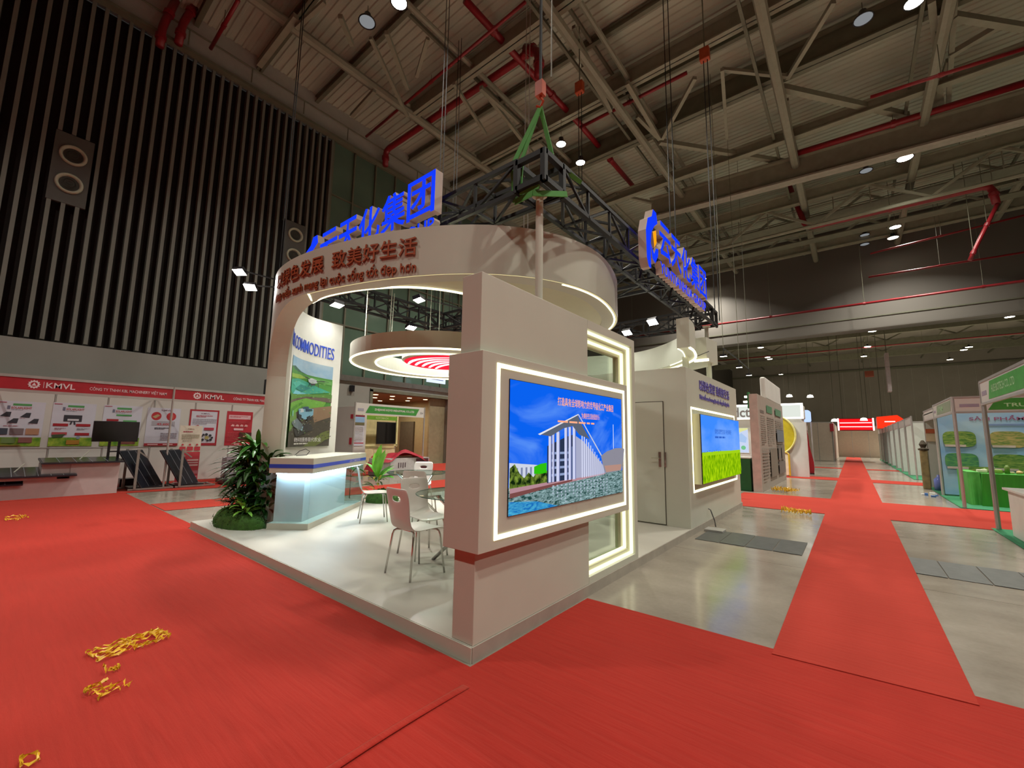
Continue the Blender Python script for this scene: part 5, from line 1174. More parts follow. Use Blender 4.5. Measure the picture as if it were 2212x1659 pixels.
solar_panel('solar_board', (-13.68, .85, .76), (0, 1, 0), (-1, 0, .07), 1.3, .95, 5, 'topmost dark solar panel beneath the television stand')
for (x, y, z) in ((-14.1, -.6, .345), (-14.1, .45, .50), (-14.2, 1.45, .77)):
    t = thing('sign_holder', 'small white rod holder standing on the %s solar panel' % ('lowest' if z < .4 else 'middle' if z < .6 else 'topmost'), 'holder', (x, y, z))
    MB().tube([(x, y, z+.01), (x, y+.17, z+.24)], .012, 6).build('rod', WHITE, t); MB().box(x-.05, y-.06, z, x+.05, y+.1, z+.012).build('foot', WHITE, t)
# television on stand
tv = thing('television', 'black flat television on a twin-pole stand behind the plinth', 'television', (-14.4, 1.72, 0))
a, b, c = gx(203, 909, -14.3), gx(302, 911, -14.3), gx(200, 954, -14.3)
MB().box(-14.33, a.y, c.z, -14.26, b.y, a.z).build('screen_case', BLACK, tv, bevel=.006); MB().box(-14.262, a.y+.015, c.z+.02, -14.257, b.y-.015, a.z-.015).build('screen_face', pm('screen_off', '140a10', .12), tv)
ym = (a.y+b.y)/2
for dy in (-.09, .09): MB().box(-14.36, ym+dy-.025, .73, -14.32, ym+dy+.025, c.z+.2).build('pole', BLACK, tv)
MB().box(-14.36, ym-.09, .95, -14.33, ym+.09, .98).build('crossbar', BLACK, tv); MB().box(-14.5, ym-.2, .765, -14.2, ym+.2, .785).build('foot_plate', BLACK, tv)
# two A-frame racks with leaning panels
for i, y0 in enumerate((2.32, 3.22)):
    t = thing('panel_rack', ('left', 'right')[i]+' aluminium A-frame rack holding a leaning solar module on the red carpet', 'rack', (-14.3, y0+.4, 0), 'A-frame racks')
    RK = pm('rack_alu', '9a9690', .4, metal=.6)
    for x, dy in ((-14.55, .0), (-13.95, .12)):
        MB().box(x-.025, y0+dy, .04, x+.025, y0+dy+.05, 1.02).build('upright', RK, t); MB().box(x-.02, y0+dy-.1, .02, x+.02, y0+.95, .06).build('foot_rail', RK, t)
        MB().bar((x, y0+dy, 1.0), (x, y0+.35, .80), .03).build('top_arm', RK, t)
    MB().box(-14.55, y0+.26, .04, -14.51, y0+.30, 1.0).build('upright', RK, t)
    MB().box(-14.55, y0+.88, .03, -13.95, y0+.92, .06).build('cross_rail', RK, t)
    o_ = gx((308, 392)[i], 1052, -13.95); o_.z = .05; v_ = Vector((0, -.48, .88)).normalized()
    solar_panel('solar_module', o_, (-.62, .62, 0), v_, .72, 1.06, 3, ('left', 'right')[i]+' dark glossy solar module leaning on its A-frame rack')
    MB().box(-14.5, y0+.05, .03, -14.0, y0+.7, .09).build('ballast', BLACK, t)
# roll-up banner
t = thing('rollup_banner', 'red and white roll-up banner standing before the red-framed poster', 'banner', (-14.9, 3.95, 0))
a, b, c = gx(390, 919, -14.9), gx(438, 921, -14.9), gx(432, 1030, -14.9); F = FX(-14.9, a.y, .06)
w, h = b.y-a.y, a.z-.06
MB().fbox(F, 0, 0, -.004, w, h, 0).build('banner_sheet', pm('banner_sheet', 'd6cfbf', .6), t); MB().box(-14.98, a.y-.02, 0, -14.84, b.y+.02, .07).build('base_case', ALU, t)
p = Pr(Fr(F.P(0, 0, .002), F.u, F.v), w, h); p.rect(0, .47, 1, .53, 'c23c48'); p.up(); p.text('KMVL', .35, .05, .3, .02, 'a08070', .02); p.lines(.15, .1, .7, .03, 1, 'b05060', .6); p.lines(.1, .16, .8, .1, 4, '8a8468', .4); p.lines(.15, .27, .7, .02, 1, '6a6458')
for k in range(3): p.circ(.18+.32*k, .34, .05, 'c23c48'); p.rect(.05+.33*k, .375, .27, .07, 'c23c48')
p.up(); p.rect(.45, .60, .5, .03, 'e8c8c8'); p.rect(.45, .65, .5, .02, 'e8c8c8'); p.rect(.45, .69, .5, .03, 'e8c8c8'); p.rect(.5, .80, .5, .06, 'b87078'); p.rect(.1, .90, .85, .015, 'e0a8b0'); p.rect(.1, .93, .85, .015, 'e0a8b0'); p.build('print', t)
# low black table with small items near the greenery
t = thing('low_table', 'low black table at the right end of the left stands', 'table', (-14.2, 4.9, 0)); MB().box(-14.55, 4.35, .04, -13.85, 5.2, .17).build('table_body', BLACK, t, bevel=.01)
t = thing('leaflet_holder', 'white leaflet holder on the low black table', 'holder', (-14.05, 4.6, .17)); MB().box(-14.1, 4.5, .17, -14.06, 4.72, .38).build('holder_plate', WHITE, t); MB().box(-14.06, 4.54, .22, -14.055, 4.68, .34).build('leaflet', pm('leaflet_grey', '9a98a4'), t)
t = thing('bottle', 'small dark bottle beside the leaflet holder', 'bottle', (-14.05, 4.42, .17)); MB().lathe([(0, 0), (.035, 0), (.035, .12), (.012, .16), (.012, .19), (0, .19)], (-14.05, 4.42, .17), 12).build('body', pm('dark_purple', '3a1c34', .3), t)
t = thing('display_box', 'pale lilac display box standing behind the low black table', 'box', (-15, 5, 0)); MB().box(-15.3, 4.7, 0, -14.9, 5.2, .72).build('box_body', pm('lilac_box', 'a79aa6', .6), t)
t = thing('crate', 'small black open crate with red contents on the floor behind the left rack', 'crate', (-15.2, 2.6, 0)); MB().box(-15.4, 2.35, 0.01, -15.05, 2.75, .22).build('crate_body', BLACK, t)

# --- stand with green fascia by the exit doorway
t = thing('shell_stand', 'shell stand with green fascia before the exit doorway, cream cabinet inside', 'stand', (-15, 10, 0))
for y in (8.35, 11.55): post((XF, y), 2.66, t, .03); post((XB, y), 2.6, t)
m_ = MB(); m_.box(XF-.02, 8.35, 2.22, XF+.005, 11.55, 2.64); m_.build('fascia_board', PANEL, t)
m_ = MB(); F = FX(XF+.006, 8.35, 2.22); m_.poly([F.P(*q, .002) for q in ((.42, .06), (2.75, .06), (2.92, .34), (.58, .34))], pm('fascia_green', '3d8a3a', .5))
add_text(m_, 'ZHEJIANG KOYO INDUSTRIAL CO.,LTD', lambda a, b, c: F.P(.8+a, .15+b, .004), 1.85, .10, Wt, off=.02); m_.fbox(F, .1, .12, 0, .35, .22, .003, pm('logo_grey', '9a9aa6')); add_text(m_, 'E34', lambda a, b, c: F.P(2.98+a, .14+b, .003), .14, .08, pm('logo_dark', '5a5a60')); m_.build('fascia_print', None, t)
m_ = MB(); m_.box(XB-.03, 8.35, 0, XB, 11.55, 2.5); m_.build('back_wall', pm('cream_wall', 'cfc08c', .6), t)
MB().box(XB, 8.33, 0, XF, 8.36, 2.5).build('side_wall', PANEL, t); MB().box(-14.9, 8.37, 0, -14.85, 9.35, 2.25).build('divider_wall', PANEL, t)
MB().box(-15.96, 9.6, 0, -15.5, 11.2, .92).build('cabinet', pm('cabinet_cream', 'd8caa0', .5), t)
for k in range(3): MB().box(-15.5, 9.65+.52*k, .06, -15.485, 10.12+.52*k, .86).build('cabinet_door', pm('cabinet_cream2', 'd2c49a', .5), t)
m_ = MB(); m_.box(-15.52, 9.55, 1.02, -15.44, 11.25, 1.08); m_.box(-15.52, 9.55, 2.28, -15.44, 11.25, 2.34); m_.box(-15.52, 11.2, 1.0, -15.44, 11.27, 2.34); m_.build('screen_frame', pm('frame_yellow', 'e0dca0', .4), t)
MB().box(-15.5, 9.7, 2.10, -15.45, 11.2, 2.26).build('green_header', pm('header_green', '6aa02c', .5), t); m_ = MB(); F = FX(-15.448, 10.15, 2.14); add_text(m_, 'KOYOMACH', lambda a, b, c: F.P(a, b, .002), .6, .08, pm('header_pale', 'c0d090'), off=.02); m_.build('header_lettering', None, t)
tv = thing('television', 'dark television on the cream wall of the green fascia stand', 'television', (-15.4, 10.7, 1.5)); MB().box(-15.44, 10.2, 1.10, -15.38, 11.12, 2.02).build('screen_case', BLACK, tv); MB().box(-15.38, 10.23, 1.13, -15.375, 11.09, 1.99).build('screen_face', pm('screen_off'), tv) if False else MB().box(-15.38, 10.23, 1.13, -15.375, 11.09, 1.99).build('screen_face', pm('screen_off2', '0c0c0c', .1), tv)
def d7(p): p.rect(0, 0, 1, .06, '7a2030'); p.rect(0, .06, 1, .18, '8fb4d8'); p.rect(0, .24, 1, .10, '6f6a4a'); p.rect(0, .9, 1, .03, 'b02c3c'); p.lines(.05, .38, .9, .5, 12, 'b4b2ac', .5)
poster(FX(-14.84, 8.45, 1.05), .8, 1.18, 'grey poster with red header on the divider of the green fascia stand', d7)
for z in (2.05, 1.12): 
    t = thing('small_sticker', '%s red sticker on the left side wall of the green fascia stand' % ('upper' if z > 2 else 'lower'), 'sticker', (XF-.14, 8.32, z)); MB().box(XF-.22, 8.315, z, XF-.06, 8.33, z+.16 if z > 2 else z+.24).build('sticker_sheet', pm('sticker_red', 'b02838', .5), t)
CLOTH = pm('red_cloth', 'a01a2e', .7, var=.2, scale=6, bump=.3)
tb_ = thing('covered_table', 'display table with grey and dark product boards, before the green fascia stand', 'table', (-13.9, 10.4, 0))
MB().box(-14.0, 9.0, .02, -13.4, 11.35, .62).build('table_body', pm('table_grey', 'b4b0ac', .6), tb_)
MB().box(-13.4, 9.5, .05, -13.38, 10.6, .58).build('front_board', pm('board_pale', 'bcb8b8', .6), tb_); MB().box(-13.4, 10.7, .05, -13.38, 11.3, .58).build('front_board', pm('board_dark', '4a2028', .5), tb_)
m_ = MB(); F = FX(-13.378, 9.8, .25); [m_.fbox(F, .05+.1*k, .0+.02*(k % 2), 0, .10+.1*k, .2, .002, pm('board_ink', '5a4a50')) for k in range(4)]; m_.poly([F.P(1.2+.05*cos(2*pi*k/12), .12+.05*sin(2*pi*k/12), .002) for k in range(12)], pm('board_white', 'e0d8d8')); m_.build('board_print', None, tb_)
m_ = MB(); N, Mm = 26, 10; vs = []
for i in range(N+1):
    for j in range(Mm+1):
        a = i/N; b = j/Mm; y = 8.85+2.55*a; x = -14.15+.8*b; z = .64+.22*math.exp(-((a-.55)/.22)**2)+.06*sin(9*a+3*b)+.03*sin(17*a+7*b)
        if a < .12: z -= (.12-a)*4.2
        if b < .1 or b > .92: z -= .10
        vs.append((x+.04*sin(11*a), y, max(.03, z)))
m_.add(vs, [(i*(Mm+1)+j, (i+1)*(Mm+1)+j, (i+1)*(Mm+1)+j+1, i*(Mm+1)+j+1) for i in range(N) for j in range(Mm)])
o = m_.build('cloth', CLOTH, smooth=True); tag(o, 'crumpled dark red cloth thrown over the product table', 'cloth')
# exit sign
t = thing('exit_sign', 'small lit white exit sign with blue letters above the doorway', 'sign', (WL+1.2, 14.6, 3.9))
a, b = gx(923, 813, WL+1.2), gx(962, 830, WL+1.2)
MB().box(WL+1.14, a.y, b.z, WL+1.2, b.y, a.z+.25).build('lightbox', em('exit_white', 'dce8ff', 1.2), t); m_ = MB(); F = FX(WL+1.202, a.y+.1, b.z+.2)
h_ = a.z+.25-b.z; add_text(m_, 'EXIT', lambda x, y, c: F.P(x, y+.08, .002), b.y-a.y-.2, h_*.42, em('exit_blue', '4a62a0', .7), off=.02); m_.fbox(F, .05, -.05, 0, b.y-a.y-.25, -.02, .002, em('exit_blue', '4a62a0', .7)); m_.build('exit_lettering', None, t)
for y in (a.y+.1, b.y-.1): MB().tube([(WL+1.17, y, a.z+.2), (WL+1.17, y, 4.6)], .01, 4).build('hanger_rod', STEEL_D, t)
MB().tube([(WL+.05, b.y-.1, 4.58), (WL+1.3, b.y-.1, 4.6)], .02, 4).build('bracket', STEEL_D, t); MB().tube([(WL+.05, a.y+.1, 4.58), (WL+1.3, a.y+.1, 4.6)], .02, 4).build('bracket', STEEL_D, t)
t = thing('wall_speaker', 'small black wall speaker on the grey wall left of the exit doorway', 'speaker', (WL+.1, 10.5, 3.2)); c_ = gx(761, 839, WL+.1); MB().box(WL, c_.y-.09, c_.z-.14, WL+.15, c_.y+.09, c_.z+.14).build('speaker_case', BLACK, t)
# ================================================================== THE AISLE TO THE RIGHT
def shell(x0, x1, y0, y1, label, open_side, fascia=None, panels=('back',), group=None, name='shell_stand', h=2.5):
    pass
WP = pm('stand_panel_white', 'c4c6c0', .55, var=.03); WP2 = pm('stand_panel_beige', 'c4b8a6', .6, var=.04)
GCAR = pm('green_carpet', '2f7a52', .95, var=.15, scale=20)
def xwall(t, x0, x1, y, h=2.45, mat=WP, step=1.0, nm='wall_panel'):
    n = max(1, round((x1-x0)/step))
    for k in range(n): a = x0+(x1-x0)*k/n; b = x0+(x1-x0)*(k+1)/n; MB().box(a+.02, y-.02, .03, b-.02, y+.02, h).build(nm, mat, t)
    for k in range(n+1): post((x0+(x1-x0)*k/n, y), h+.04, t, .024)
    MB().box(x0, y-.025, h-.02, x1, y+.025, h+.04).build('rail', ALU, t)
def ywall(t, x, y0, y1, h=2.45, mat=WP, step=1.0, nm='wall_panel'):
    n = max(1, round((y1-y0)/step))
    for k in range(n): a = y0+(y1-y0)*k/n; b = y0+(y1-y0)*(k+1)/n; MB().box(x-.02, a+.02, .03, x+.02, b-.02, h).build(nm, mat, t)
    for k in range(n+1): post((x, y0+(y1-y0)*k/n), h+.04, t, .024)
    MB().box(x-.025, y0, h-.02, x+.025, y1, h+.04).build('rail', ALU, t)
def fascia(t, F, L_, h=.34, col=None, txt=None, tw=.6, slant=True):
    """white board with a green slanted band"""
    MB().fbox(F, 0, 0, -.02, L_, h, 0).build('fascia_board', PANEL, t)
    MB().fbox(F, 0, h-.02, -.025, L_, h+.02, .012).build('fascia_rail', ALU, t); MB().fbox(F, 0, -.02, -.025, L_, .02, .012).build('fascia_rail', ALU, t)
    if col:
        m_ = MB(); m_.poly([F.P(*q, .004) for q in ((.55, .05), (L_-.2, .05), (L_-.1, h-.05), (.7, h-.05))], pm('fascia_'+col, col, .5))
        if txt: add_text(m_, txt, lambda a, b, c: F.P(.8+a, h*.32+b, .006), tw, h*.36, pm('fascia_pale', 'a8d4a0', .5), off=.02)
        m_.fbox(F, .08, h*.3, 0, .45, h*.6, .004, pm('logo_grey')) if False else m_.fbox(F, .1, h*.35, 0, .42, h*.55, .004, pm('logo_lilac', '9a90a0', .5)); m_.build('fascia_print', None, t)
# nearest stand (its fascia runs towards the photographer)
t = thing('shell_stand', 'nearest shell stand at the right edge with white posts and bright green fascia', 'stand', (3.4, 10, 0))
post((1.89, 11.32), 2.60, t, .035); post((1.89, 8.2), 2.60, t, .035); post((5.0, 11.32), 2.6, t, .035)
fascia(t, FXn(1.87, 11.30, 2.20), 3.1, .40, '46a045', 'HUE BIOTECH CO., LTD', 1.3)
MB().box(1.9, 8.2, 2.50, 5, 11.3, 2.56).build('ceiling_cloth', pm('white_cloth', 'd0ccc4', .7), t)
m_ = MB(); m_.bar((1.9, 11.32, 2.58), (5, 11.32, 2.58), .05); m_.build('side_beam', ALU, t); MB().box(1.8, 8.0, 0.004, 5.2, 11.36, .012).build('green_floor', GCAR, t)
t = thing('reception_desk', 'white desk with blue-grey corner strip at the right picture edge', 'desk', (2.2, 10, 0))
MB().box(1.93, 9.0, .012, 2.5, 10.66, .74).build('desk_body', WHITE2, t, bevel=.004); MB().box(1.88, 8.9, .74, 2.56, 10.72, .775).build('desk_top', WHITE2, t, bevel=.003); MB().box(1.925, 9.62, .05, 1.931, 9.74, .70).build('corner_strip', pm('desk_strip', '6a6f8a', .4), t)
# second stand: blue crop wall
t = thing('shell_stand', 'shell stand across the side aisle with blue crop picture wall', 'stand', (3.5, 16, 0))
post((1.92, 14.44), 2.6, t, .035); post((1.92, 17.46), 2.6, t, .035); post((8, 14.44), 2.6, t, .035)
fascia(t, FY(1.92, 14.42, 2.22), 6.1, .36, '3a8a30', 'TRUNG TÂM KHUYẾN NÔNG', 2.4)
fascia(t, FXn(1.90, 17.42, 2.22), 2.95, .36, '8a9a80', 'VIET FARM', .9)
xwall(t, 1.95, 7.95, 17.5); BLW = cloudy('blue_wall', '6f9cc8', 'a4bcc8', 0, (1, 1, 2.5), .8, .3, .75)
MB().box(1.96, 17.44, .05, 7.9, 17.465, 2.46).build('picture_wall', BLW, t); MB().box(1.85, 14.4, .004, 8, 17.5, .012).build('green_floor', GCAR, t)
m_ = MB(); F = FY(2.6, 17.43, 2.12); add_text(m_, 'SẢN PHẨM KHOA HỌC CÔNG NGHỆ', lambda a, b, c: F.P(a, b, .002), 3.6, .16, pm('wall_red_ink', '8a5070', .5), off=.02); m_.fbox(F, .3, -.12, 0, 3.0, -.08, .002, pm('wall_ink', '6a80a8')); m_.build('wall_lettering', None, t)
CROP = [cloudy('crop%d' % i, a, b, 0, (2, 2, 9), 3, .35, .65, dist=1) for i, (a, b) in enumerate((('2f6a24', '8aa04a'), ('5f7a34', 'b09a60'), ('2a6a50', '5f9a50')))]
for r_ in range(2):
    for k in range(5):
        x, z = 2.36+k*.92, 1.62-r_*.62; P = []
        for q in range(28):
            a = 2*pi*q/28; P.append(Vector((x+.33*math.copysign(abs(cos(a))**.45, cos(a)), 17.43, z+.22*math.copysign(abs(sin(a))**.6, sin(a)))))
        m_ = MB(); m_.prism(P, (0, -.012, 0)); m_.build('crop_picture', CROP[(k+r_*2) % 3], t)
        MB().box(x-.30, 17.405, z-.22, x+.12, 17.416, z-.16).build('caption_strip', pm('caption', 'b8a8a0'), t)
for x, c in ((2.3, 0), (3.6, 0), (4.5, 1)): MB().box(x, 17.41, .62, x+.9, 17.425, .86).build('crop_picture', CROP[c], t)
# tables with green cloth
GC = pm('green_table_cloth', '2f8a1e', .7, var=.14, scale=3, stretch=(6, 6, .5)); GC2 = pm('green_cloth_light', '4aa040', .7, var=.12, scale=3)
def draped(x0, y0, x1, y1, h, mat, label):
    m_ = MB(); per = []; n = 14
    for (ax, ay), (bx, by) in (((x0, y0), (x1, y0)), ((x1, y0), (x1, y1)), ((x1, y1), (x0, y1)), ((x0, y1), (x0, y0))):
        k_ = max(6, int(hypot(bx-ax, by-ay)/.09))
        for q in range(k_): per.append((ax+(bx-ax)*q/k_, ay+(by-ay)*q/k_))
    N_ = len(per); cx_, cy_ = (x0+x1)/2, (y0+y1)/2; vs = []
    for j in range(6):
        z = h*(1-j/5); 
        for i, (x, y) in enumerate(per):
            d = Vector((x-cx_, y-cy_, 0)).normalized()*(.035*sin(i*1.15)*j/5+.02*sin(i*.43+1)*j/5+.05*j/5); vs.append((x+d.x, y+d.y, max(z, .014)))
    m_.add(vs, [(j*N_+i, j*N_+(i+1) % N_, (j+1)*N_+(i+1) % N_, (j+1)*N_+i) for j in range(5) for i in range(N_)]); m_.add([(x, y, h) for x, y in per], [tuple(range(N_))])
    t_ = thing('draped_table', label, 'table', (cx_, cy_, 0)); m_.build('table_cloth', mat, t_)
    MB().box(x0+.02, y0+.02, h-.03, x1-.02, y1-.02, h-.004).build('table_top', WHITE, t_)
    for x in (x0+.06, x1-.06):
        for y in (y0+.06, y1-.06): MB().box(x-.02, y-.02, .014, x+.02, y+.02, h-.03).build('leg', ALU, t_)
    return t_
draped(2.38, 15.2, 6.6, 15.95, .78, GC, 'long table draped in deep green cloth before the blue crop wall')
draped(2.15, 15.35, 2.36, 16.7, .80, GC2, 'narrow table draped in lighter green cloth at the left of the long one')
rnd = random.Random(12)
for k in range(34):
    x, y = 2.45+k*.085+rnd.uniform(-.03, .03), rnd.uniform(15.3, 15.85); r_ = rnd.uniform(.05, .11); z = .785
    c = rnd.choice(['d8cfa8', 'e4dcc8', '8fa850', 'c8a870', 'a8b8c8', '6f8a40', 'dcd4c0']); nm_ = ('sample_bag', 'sample_pouch', 'sample_jar')[k % 3]; cw = {'d8cfa8': 'straw-coloured', 'e4dcc8': 'cream', '8fa850': 'light green', 'c8a870': 'tan', 'a8b8c8': 'pale blue', '6f8a40': 'olive green', 'dcd4c0': 'off-white'}[c]; t_ = thing(nm_, '%s product %s heaped on the deep green draped table, %s' % (cw, ('bag', 'pouch', 'jar')[k % 3], 'left third' if k < 11 else 'middle third' if k < 23 else 'right third'), ('bag', 'pouch', 'jar')[k % 3], (x, y, z), 'samples on the green table')
    if k % 3 == 0: MB().box(x-r_, y-r_*.7, z, x+r_, y+r_*.7, z+r_*.8).build('bag_body', pm('sample_'+c, c, .5), t_, bevel=.012)
    elif k % 3 == 1: MB().lathe([(0, 0), (r_*.8, .0), (r_, r_*.5), (r_*.6, r_*1.1), (0, r_*1.3)], (x, y, z), 10).build('bag_body', pm('sample_'+c, c, .5), t_, smooth=True)
    else: MB().lathe([(0, 0), (r_*.45, 0), (r_*.45, r_*1.6), (r_*.2, r_*2), (0, r_*2)], (x, y, z), 10).build('jar_body', pm('sample_'+c, c, .3), t_, smooth=True)
# further stands down the right side
yy = [17.5, 20.5, 23.97, 26.9, 30, 33.4, 37, 40, 43.8, 47, 50]
for i in range(len(yy)-1):
    y0, y1 = yy[i], yy[i+1]; x0 = 1.98-.02*i
    if i == 1: continue
    lab = ['white shell stand just beyond the blue crop wall', '', 'third white shell stand down the right side of the aisle', 'fourth white shell stand down the right side of the aisle', 'fifth white shell stand down the right side', 'sixth white shell stand down the right side', 'seventh white shell stand down the right side', 'eighth white shell stand down the right side', 'ninth white shell stand down the right side', 'last white shell stand down the right side'][i]
    t = thing('shell_stand', lab, 'stand', (x0+1.5, (y0+y1)/2, 0))
    xwall(t, x0, x0+3, y1); post((x0, y0+.05), 2.6, t, .03)
    fascia(t, FXn(x0, y1, 2.25), y1-y0-.05, .32, None)
    MB().box(x0-.1, y0, .004, x0+3, y1, .012).build('green_floor', GCAR, t)
    if i < 2: MB().box(x0, y0, 2.44, x0+3, y1, 2.47).build('ceiling_cloth', WHITE2, t)
t = thing('wood_carving', 'brown wooden post with a small figure, beside the aisle stand', 'carving', (1.82, 19.6, 0))
MB().box(1.70, 19.4, .0, 1.88, 19.62, 1.25).build('trunk', pm('carved_wood', '7a6a44', .8, var=.3, bump=.5), t, bevel=.02); MB().lathe([(0, 0), (.12, 0), (.14, .05), (.06, .09), (.10, .2), (.04, .32), (0, .34)], (1.79, 19.5, 1.25), 12).build('figure', pm('carved_dark', '4a4234', .8), t)
t = thing('small_notice', 'orange and cream notice on the white panel behind the wooden post', 'notice', (2.1, 20.4, 1.8)); MB().box(1.98, 20.44, 1.55, 2.32, 20.47, 1.98).build('notice_sheet', pm('notice_cream', 'd0bc9c', .6), t); MB().box(1.98, 20.43, 1.83, 2.32, 20.44, 1.98).build('notice_head', pm('notice_orange', 'b8603c', .6), t)
t = thing('stacked_chairs', 'dark seat and pale boxes pile beside the wooden post', 'pile', (2.3, 18.6, 0))
for k, (a, b, c_, w, h, col) in enumerate(((2.1, 18.2, .012, .5, .35, 'b8b4b0'), (2.15, 18.3, .36, .42, .3, 'c8a08c'), (2.1, 18.25, .66, .5, .06, 'd8ccb8'), (2.2, 18.3, .9, .34, .12, '3a2830'))): MB().box(a, b, c_, a+w, b+w, c_+h).build('box', pm('pile_'+col, col, .6), t)
for x in (2.22, 2.5): MB().tube([(x, 18.4, .72), (x, 18.4, .9)], .012, 5).build('leg', ALU, t)
t = thing('water_bottle', 'blue water bottle by the foot of the wooden post', 'bottle', (2.05, 19.2, .012)); MB().lathe([(0, 0), (.13, 0), (.13, .34), (.05, .42), (.05, .48), (0, .48)], (2.05, 19.15, .012), 16).build('body', pm('blue_pet', '6a7ac0', .15), t, smooth=True)
t = thing('waste_pile', 'small blue and white litter at the corner of the white stand', 'litter', (1.9, 16.9, 0))
for k in range(7): x, y = 1.62+rnd.uniform(-.2, .2), 16.9+rnd.uniform(-.3, .6); MB().box(x, y, 0, x+rnd.uniform(.06, .16), y+.1, rnd.uniform(.03, .1)).build('scrap', pm(('scrap_blue', 'scrap_white')[k % 2], ('3f6aa8', 'c8c8c4')[k % 2]), t)
# left side of the aisle ------------------------------------------------
POSTB = pm('poster_board', '9a8f84', .6, var=.03)
t = thing('info_board', 'tall free-standing grey information wall with printed columns and a raised rear part', 'board', (-2.2, 17.3, 0))
MB().box(-2.36, 14.27, 0, -2.14, 19.98, 2.87).build('board_body', POSTB, t, bevel=.004); MB().box(-2.36, 14.25, 0, -2.14, 14.272, 2.87).build('board_edge', pm('board_edge', 'c8b4ac', .6), t)
MB().box(-2.33, 16.2, 2.87, -2.17, 20.0, 3.62).build('raised_part', PANEL, t, bevel=.05); MB().box(-2.4, 14.24, 2.45, -2.362, 14.5, 2.93).build('green_edge', pm('edge_green', '2f7a44', .6), t)
p = Pr(Fr((-2.138, 14.4, .1), (0, 1, 0), (0, 0, 1)), 5.5, 2.7)
for x, w in ((.04, .16), (.26, .28), (.60, .36)):
    p.rect(x, .06 if x > .1 else .14, w*.8, .035 if x < .1 else .09, '6a6058' if x < .1 else '4a7a58'); p.lines(x, .20, w, .34, 14, '887e74', .5)
for x, y, w, h in ((.28, .58, .28, .34), (.60, .34, .32, .16), (.62, .54, .12, .2), (.78, .54, .14, .2), (.62, .76, .30, .16)): p.rect(x, y, w, h, ('66707a', '7a7468', '6a6460', '746c60', '5f6a60')[int(x*100) % 5])
p.lines(.04, .58, .2, .34, 10, '887e74', .5); p.build('print', t)
t = thing('green_counter', 'dark green counter box with white top next to the information wall', 'counter', (-2.7, 14.6, 0)); MB().box(-3.05, 14.3, .006, -2.42, 14.9, .95).build('counter_body', pm('counter_green', '1c5a2c', .6), t, bevel=.004); MB().box(-3.07, 14.28, .95, -2.40, 14.92, .985).build('counter_top', WHITE2, t)
t = thing('shop_fixture', 'black wire fixture and dried plants squeezed behind the store room corner', 'fixture', (-2.7, 12.6, 0))
for k in range(6): MB().tube([(-2.95+.06*k, 12.4, .02), (-2.92+.05*k, 12.45, 1.15)], .012, 5).build('wire', BLACK if k % 2 else pm('dried_stalk', '6a5a30', .8), t)
for k in range(4): MB().box(-2.98, 12.38, .2+.26*k, -2.6, 12.5, .23+.26*k).build('shelf', ALU, t)
t = thing('lit_canopy', 'lit white canopy box with grey lettering behind the green counter', 'canopy', (-4, 22, 0))
ya = 22.0; a, b = gy(1588, 872, ya), gy(1738, 908, ya); LW = em('canopy_white', 'eef4ea', .9)
m_ = MB(); z0, z1 = b.z, a.z; xr = gy(1742, 900, ya).x
MB().box(-7.5, ya, z0+.1, xr-.15, ya+1.6, z1-.1).build('canopy_box', WHITE2, t, bevel=.05); MB().box(-7.45, ya-.01, z0+.14, xr-.2, ya, z1-.14).build('lit_panel', LW, t)
m_ = MB(); m_.box(-7.5, ya-.05, z1-.14, xr-.1, ya-.01, z1-.07); m_.box(-7.5, ya-.05, z0+.07, xr-.1, ya-.01, z0+.14); m_.box(xr-.17, ya-.05, z0+.1, xr-.1, ya-.01, z1-.1); m_.build('led_strip', em('white_led', 'fffaf0', 4), t)
F = FY(gy(1590, 890, ya-.02).x-.55, ya-.012, (z0+z1)/2-.24); m_ = MB(); wq = gy(1620, 890, ya).x-F.o.x; add_text(m_, 'mdct', lambda q, r2_, c: F.P(q, r2_, .004), wq, .46, pm('letter_grey', '6a6462', .5), off=.02); m_.build('lettering', None, t)
MB().box(-7.4, ya+.3, 0, -3.6, ya+.5, z0+.1).build('back_panel', PANEL, t); MB().box(xr-.95, ya+.2, 0, xr-.2, ya+1.5, z0+.1).build('side_pillar', PANEL, t)
t2 = thing('lit_screen', 'lit pastel screen with map shapes under the lit canopy', 'screen', (-4.6, ya+.2, 1.5)); q0, q1 = gy(1580, 925, ya+.28), gy(1618, 978, ya+.28); F = FY(q0.x-.4, ya+.28, q1.z); pw_ = q1.x-q0.x+.4; ph_ = q0.z-q1.z
MB().fbox(F, -.03, -.03, -.03, pw_+.03, ph_+.03, 0).build('bezel', WHITE2, t2); p = Pr(Fr(F.P(0, 0, .003), F.u, F.v), pw_, ph_, .95); p.rect(0, 0, 1, 1, 'd0dcf8'); p.up(); p.poly([(.3, 0), (.6, .2), (1, .05), (1, 0)], 'e8eaa0'); p.poly([(.35, .1), (.6, .22), (.5, .5), (.3, .4)], 'd4e090'); p.poly([(.6, .3), (.75, .2), (.95, .4), (.9, .6), (.6, .55)], 'b0ccf4'); p.rect(.35, .66, .25, .2, '7fb4d8'); p.circ(.8, .8, .09, '78c890'); p.build('picture', t2)
